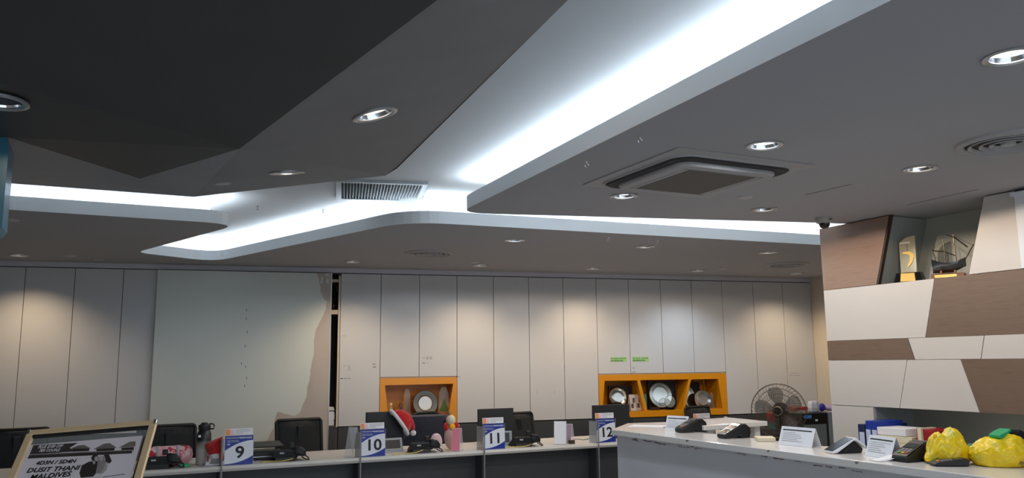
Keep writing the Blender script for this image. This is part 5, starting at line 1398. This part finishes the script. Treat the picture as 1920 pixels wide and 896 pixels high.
b = MB(); b.xf = L4; b.box((PX1+.004, -PH+FWd, -.0068), (PX1+.007, ytop-.004, -.0060)); b.build('side_strip', mat('dark_red_strip', (70, 24, 20), .5), t)
ZP = -.0060
def shp(name, pix, m_, z=0):
    b = MB(); b.xf = L4; q = [(*pp(x*.15625, 760+y*.15625), ZP+z) for x, y in pix]
    q = [(min(max(x, PX0+.001), PX1-.001), y, zz) for x, y, zz in q]
    b.prism(q, (0, 0, .0002)); return b.build(name, m_, pst)
inkp = mat('poster_black', (50, 44, 42), .6); greyp = mat('poster_grey', (120, 110, 106), .6, var=.3, scale=60); midp = mat('poster_mid', (150, 140, 138), .6); darkp = mat('poster_dark', (60, 54, 52), .6, var=.4, scale=200)
shp('banner', [(392, 458), (925, 430), (825, 490), (905, 530), (345, 570)], darkp)
for roof, body in (([(835, 500), (930, 462), (1000, 455), (1085, 496)], [(860, 500), (1065, 496), (1060, 528), (865, 535)]), ([(1110, 508), (1240, 440), (1310, 434), (1395, 487)], [(1150, 505), (1370, 490), (1365, 520), (1150, 530)]), ([(1415, 490), (1545, 418), (1620, 412), (1618, 470)], [(1450, 490), (1600, 478), (1598, 512), (1450, 518)])):
    shp('hut_roof', roof, greyp, .0002); shp('hut_wall', body, inkp, .0001)
shp('jetty', [(345, 572), (1580, 520), (1575, 555), (320, 618)], darkp, .0001)
shp('jetty_rail', [(345, 566), (1600, 512), (1600, 522), (345, 578)], midp, .0003)
shp('palm_clump', [(880, 555), (1010, 540), (1090, 548), (1095, 575), (890, 590)], inkp, .0002)
# generic couple, flat print
shp('man_print', [(1090, 610), (1110, 575), (1160, 570), (1180, 610), (1170, 650), (1195, 700), (1140, 800), (1110, 835), (960, 850), (945, 790), (975, 700), (1060, 655), (1100, 650)], inkp, .0002)
shp('woman_print', [(1170, 615), (1200, 585), (1240, 590), (1250, 640), (1290, 665), (1270, 750), (1220, 800), (1140, 795), (1160, 700)], midp, .0003)
shp('woman_hair', [(1235, 575), (1300, 570), (1335, 650), (1300, 680), (1262, 655), (1250, 600)], inkp, .0004)
shp('man_hair', [(1085, 610), (1110, 575), (1165, 572), (1150, 600), (1120, 610), (1105, 640)], inkp, .0004)
def pdisc(nm, cx, cy, rx, ry, m_, z): shp(nm, [(cx+rx*math.cos(k*PI/9), cy+ry*math.sin(k*PI/9)) for k in range(18)], m_, z)
pdisc('man_face', 1150, 622, 24, 30, mat('poster_tone', (188, 178, 174), .6), .0005)
pdisc('woman_face', 1208, 616, 26, 30, mat('poster_tone', (188, 178, 174), .6), .0005)
shp('woman_arm', [(1262, 660), (1292, 668), (1270, 740), (1215, 800), (1195, 800), (1240, 735)], mat('poster_tone', (188, 178, 174), .6), .0005)
shp('man_collar', [(1100, 648), (1125, 645), (1140, 672), (1115, 690)], mat('poster_tone', (188, 178, 174), .6), .0005)
shp('trousers_print', [(960, 850), (1110, 835), (1130, 800), (1225, 800), (1180, 900), (1000, 900)], mat('poster_light', (222, 216, 214), .6), .0001)
shp('pen_line', [(1225, 836), (1490, 800), (1492, 806), (1227, 842)], inkp)
def ptxt(s, x, y, x2, m_, bold, shear=0.0, hpx=40):
    A = pp(x*.15625, 760+y*.15625); B = pp(x2[0]*.15625, 760+x2[1]*.15625)
    ang = math.atan2(B[1]-A[1], B[0]-A[0]); Lw = math.hypot(B[0]-A[0], B[1]-A[1])
    h = hpx*.15625/1520*1.98*1.5
    M4 = L4 @ Matrix.Translation((A[0], A[1], ZP+.0005)) @ Matrix.Rotation(ang, 4, 'Z')
    size = h/.72
    o = text(s, size, m_, pst, None, name='poster_lettering', bold=bold, shear=shear, mtx=M4)
    wx = max(v.co.x for v in o.data.vertices)
    for v in o.data.vertices: v.co.x *= Lw/wx
wt = mat('poster_white', (225, 220, 220), .6)
ptxt('PLUS $100 OFF', 442, 497, (742, 483), wt, .012, .25, 30)
ptxt('PER COUPLE', 455, 540, (705, 530), wt, .012, .25, 28)
ptxt('4D3N / 5D4N', 415, 695, (898, 668), ink_m, .02, .15, 36)
ptxt('DUSIT THANI', 302, 790, (940, 752), ink_m, .016, .15, 44)
ptxt('MALDIVES', 340, 872, (838, 828), ink_m, .016, .15, 46)
# stand
b = MB(); b.xf = L4; b.box((PW*.3, -PH*.62, -.03), (PW*.7, -PH*.38, -.0125)); b.build('mount_plate', alu_m, t, bevel=.002)
zc = (L4 @ Vector((PW/2, -PH/2, -.03))).z
mp = L4 @ Vector((PW/2, -PH/2, -.03))
MB().lathe([(.016, .02), (.016, zc)], 20, c=(mp.x, mp.y, 0)).build('pole', alu_m, t, smooth=True)
MB().lathe([(.17, 0), (.17, .008), (.15, .014), (.02, .022)], 36, c=(mp.x, mp.y, 0)).build('base', alu_m, t, smooth=True)
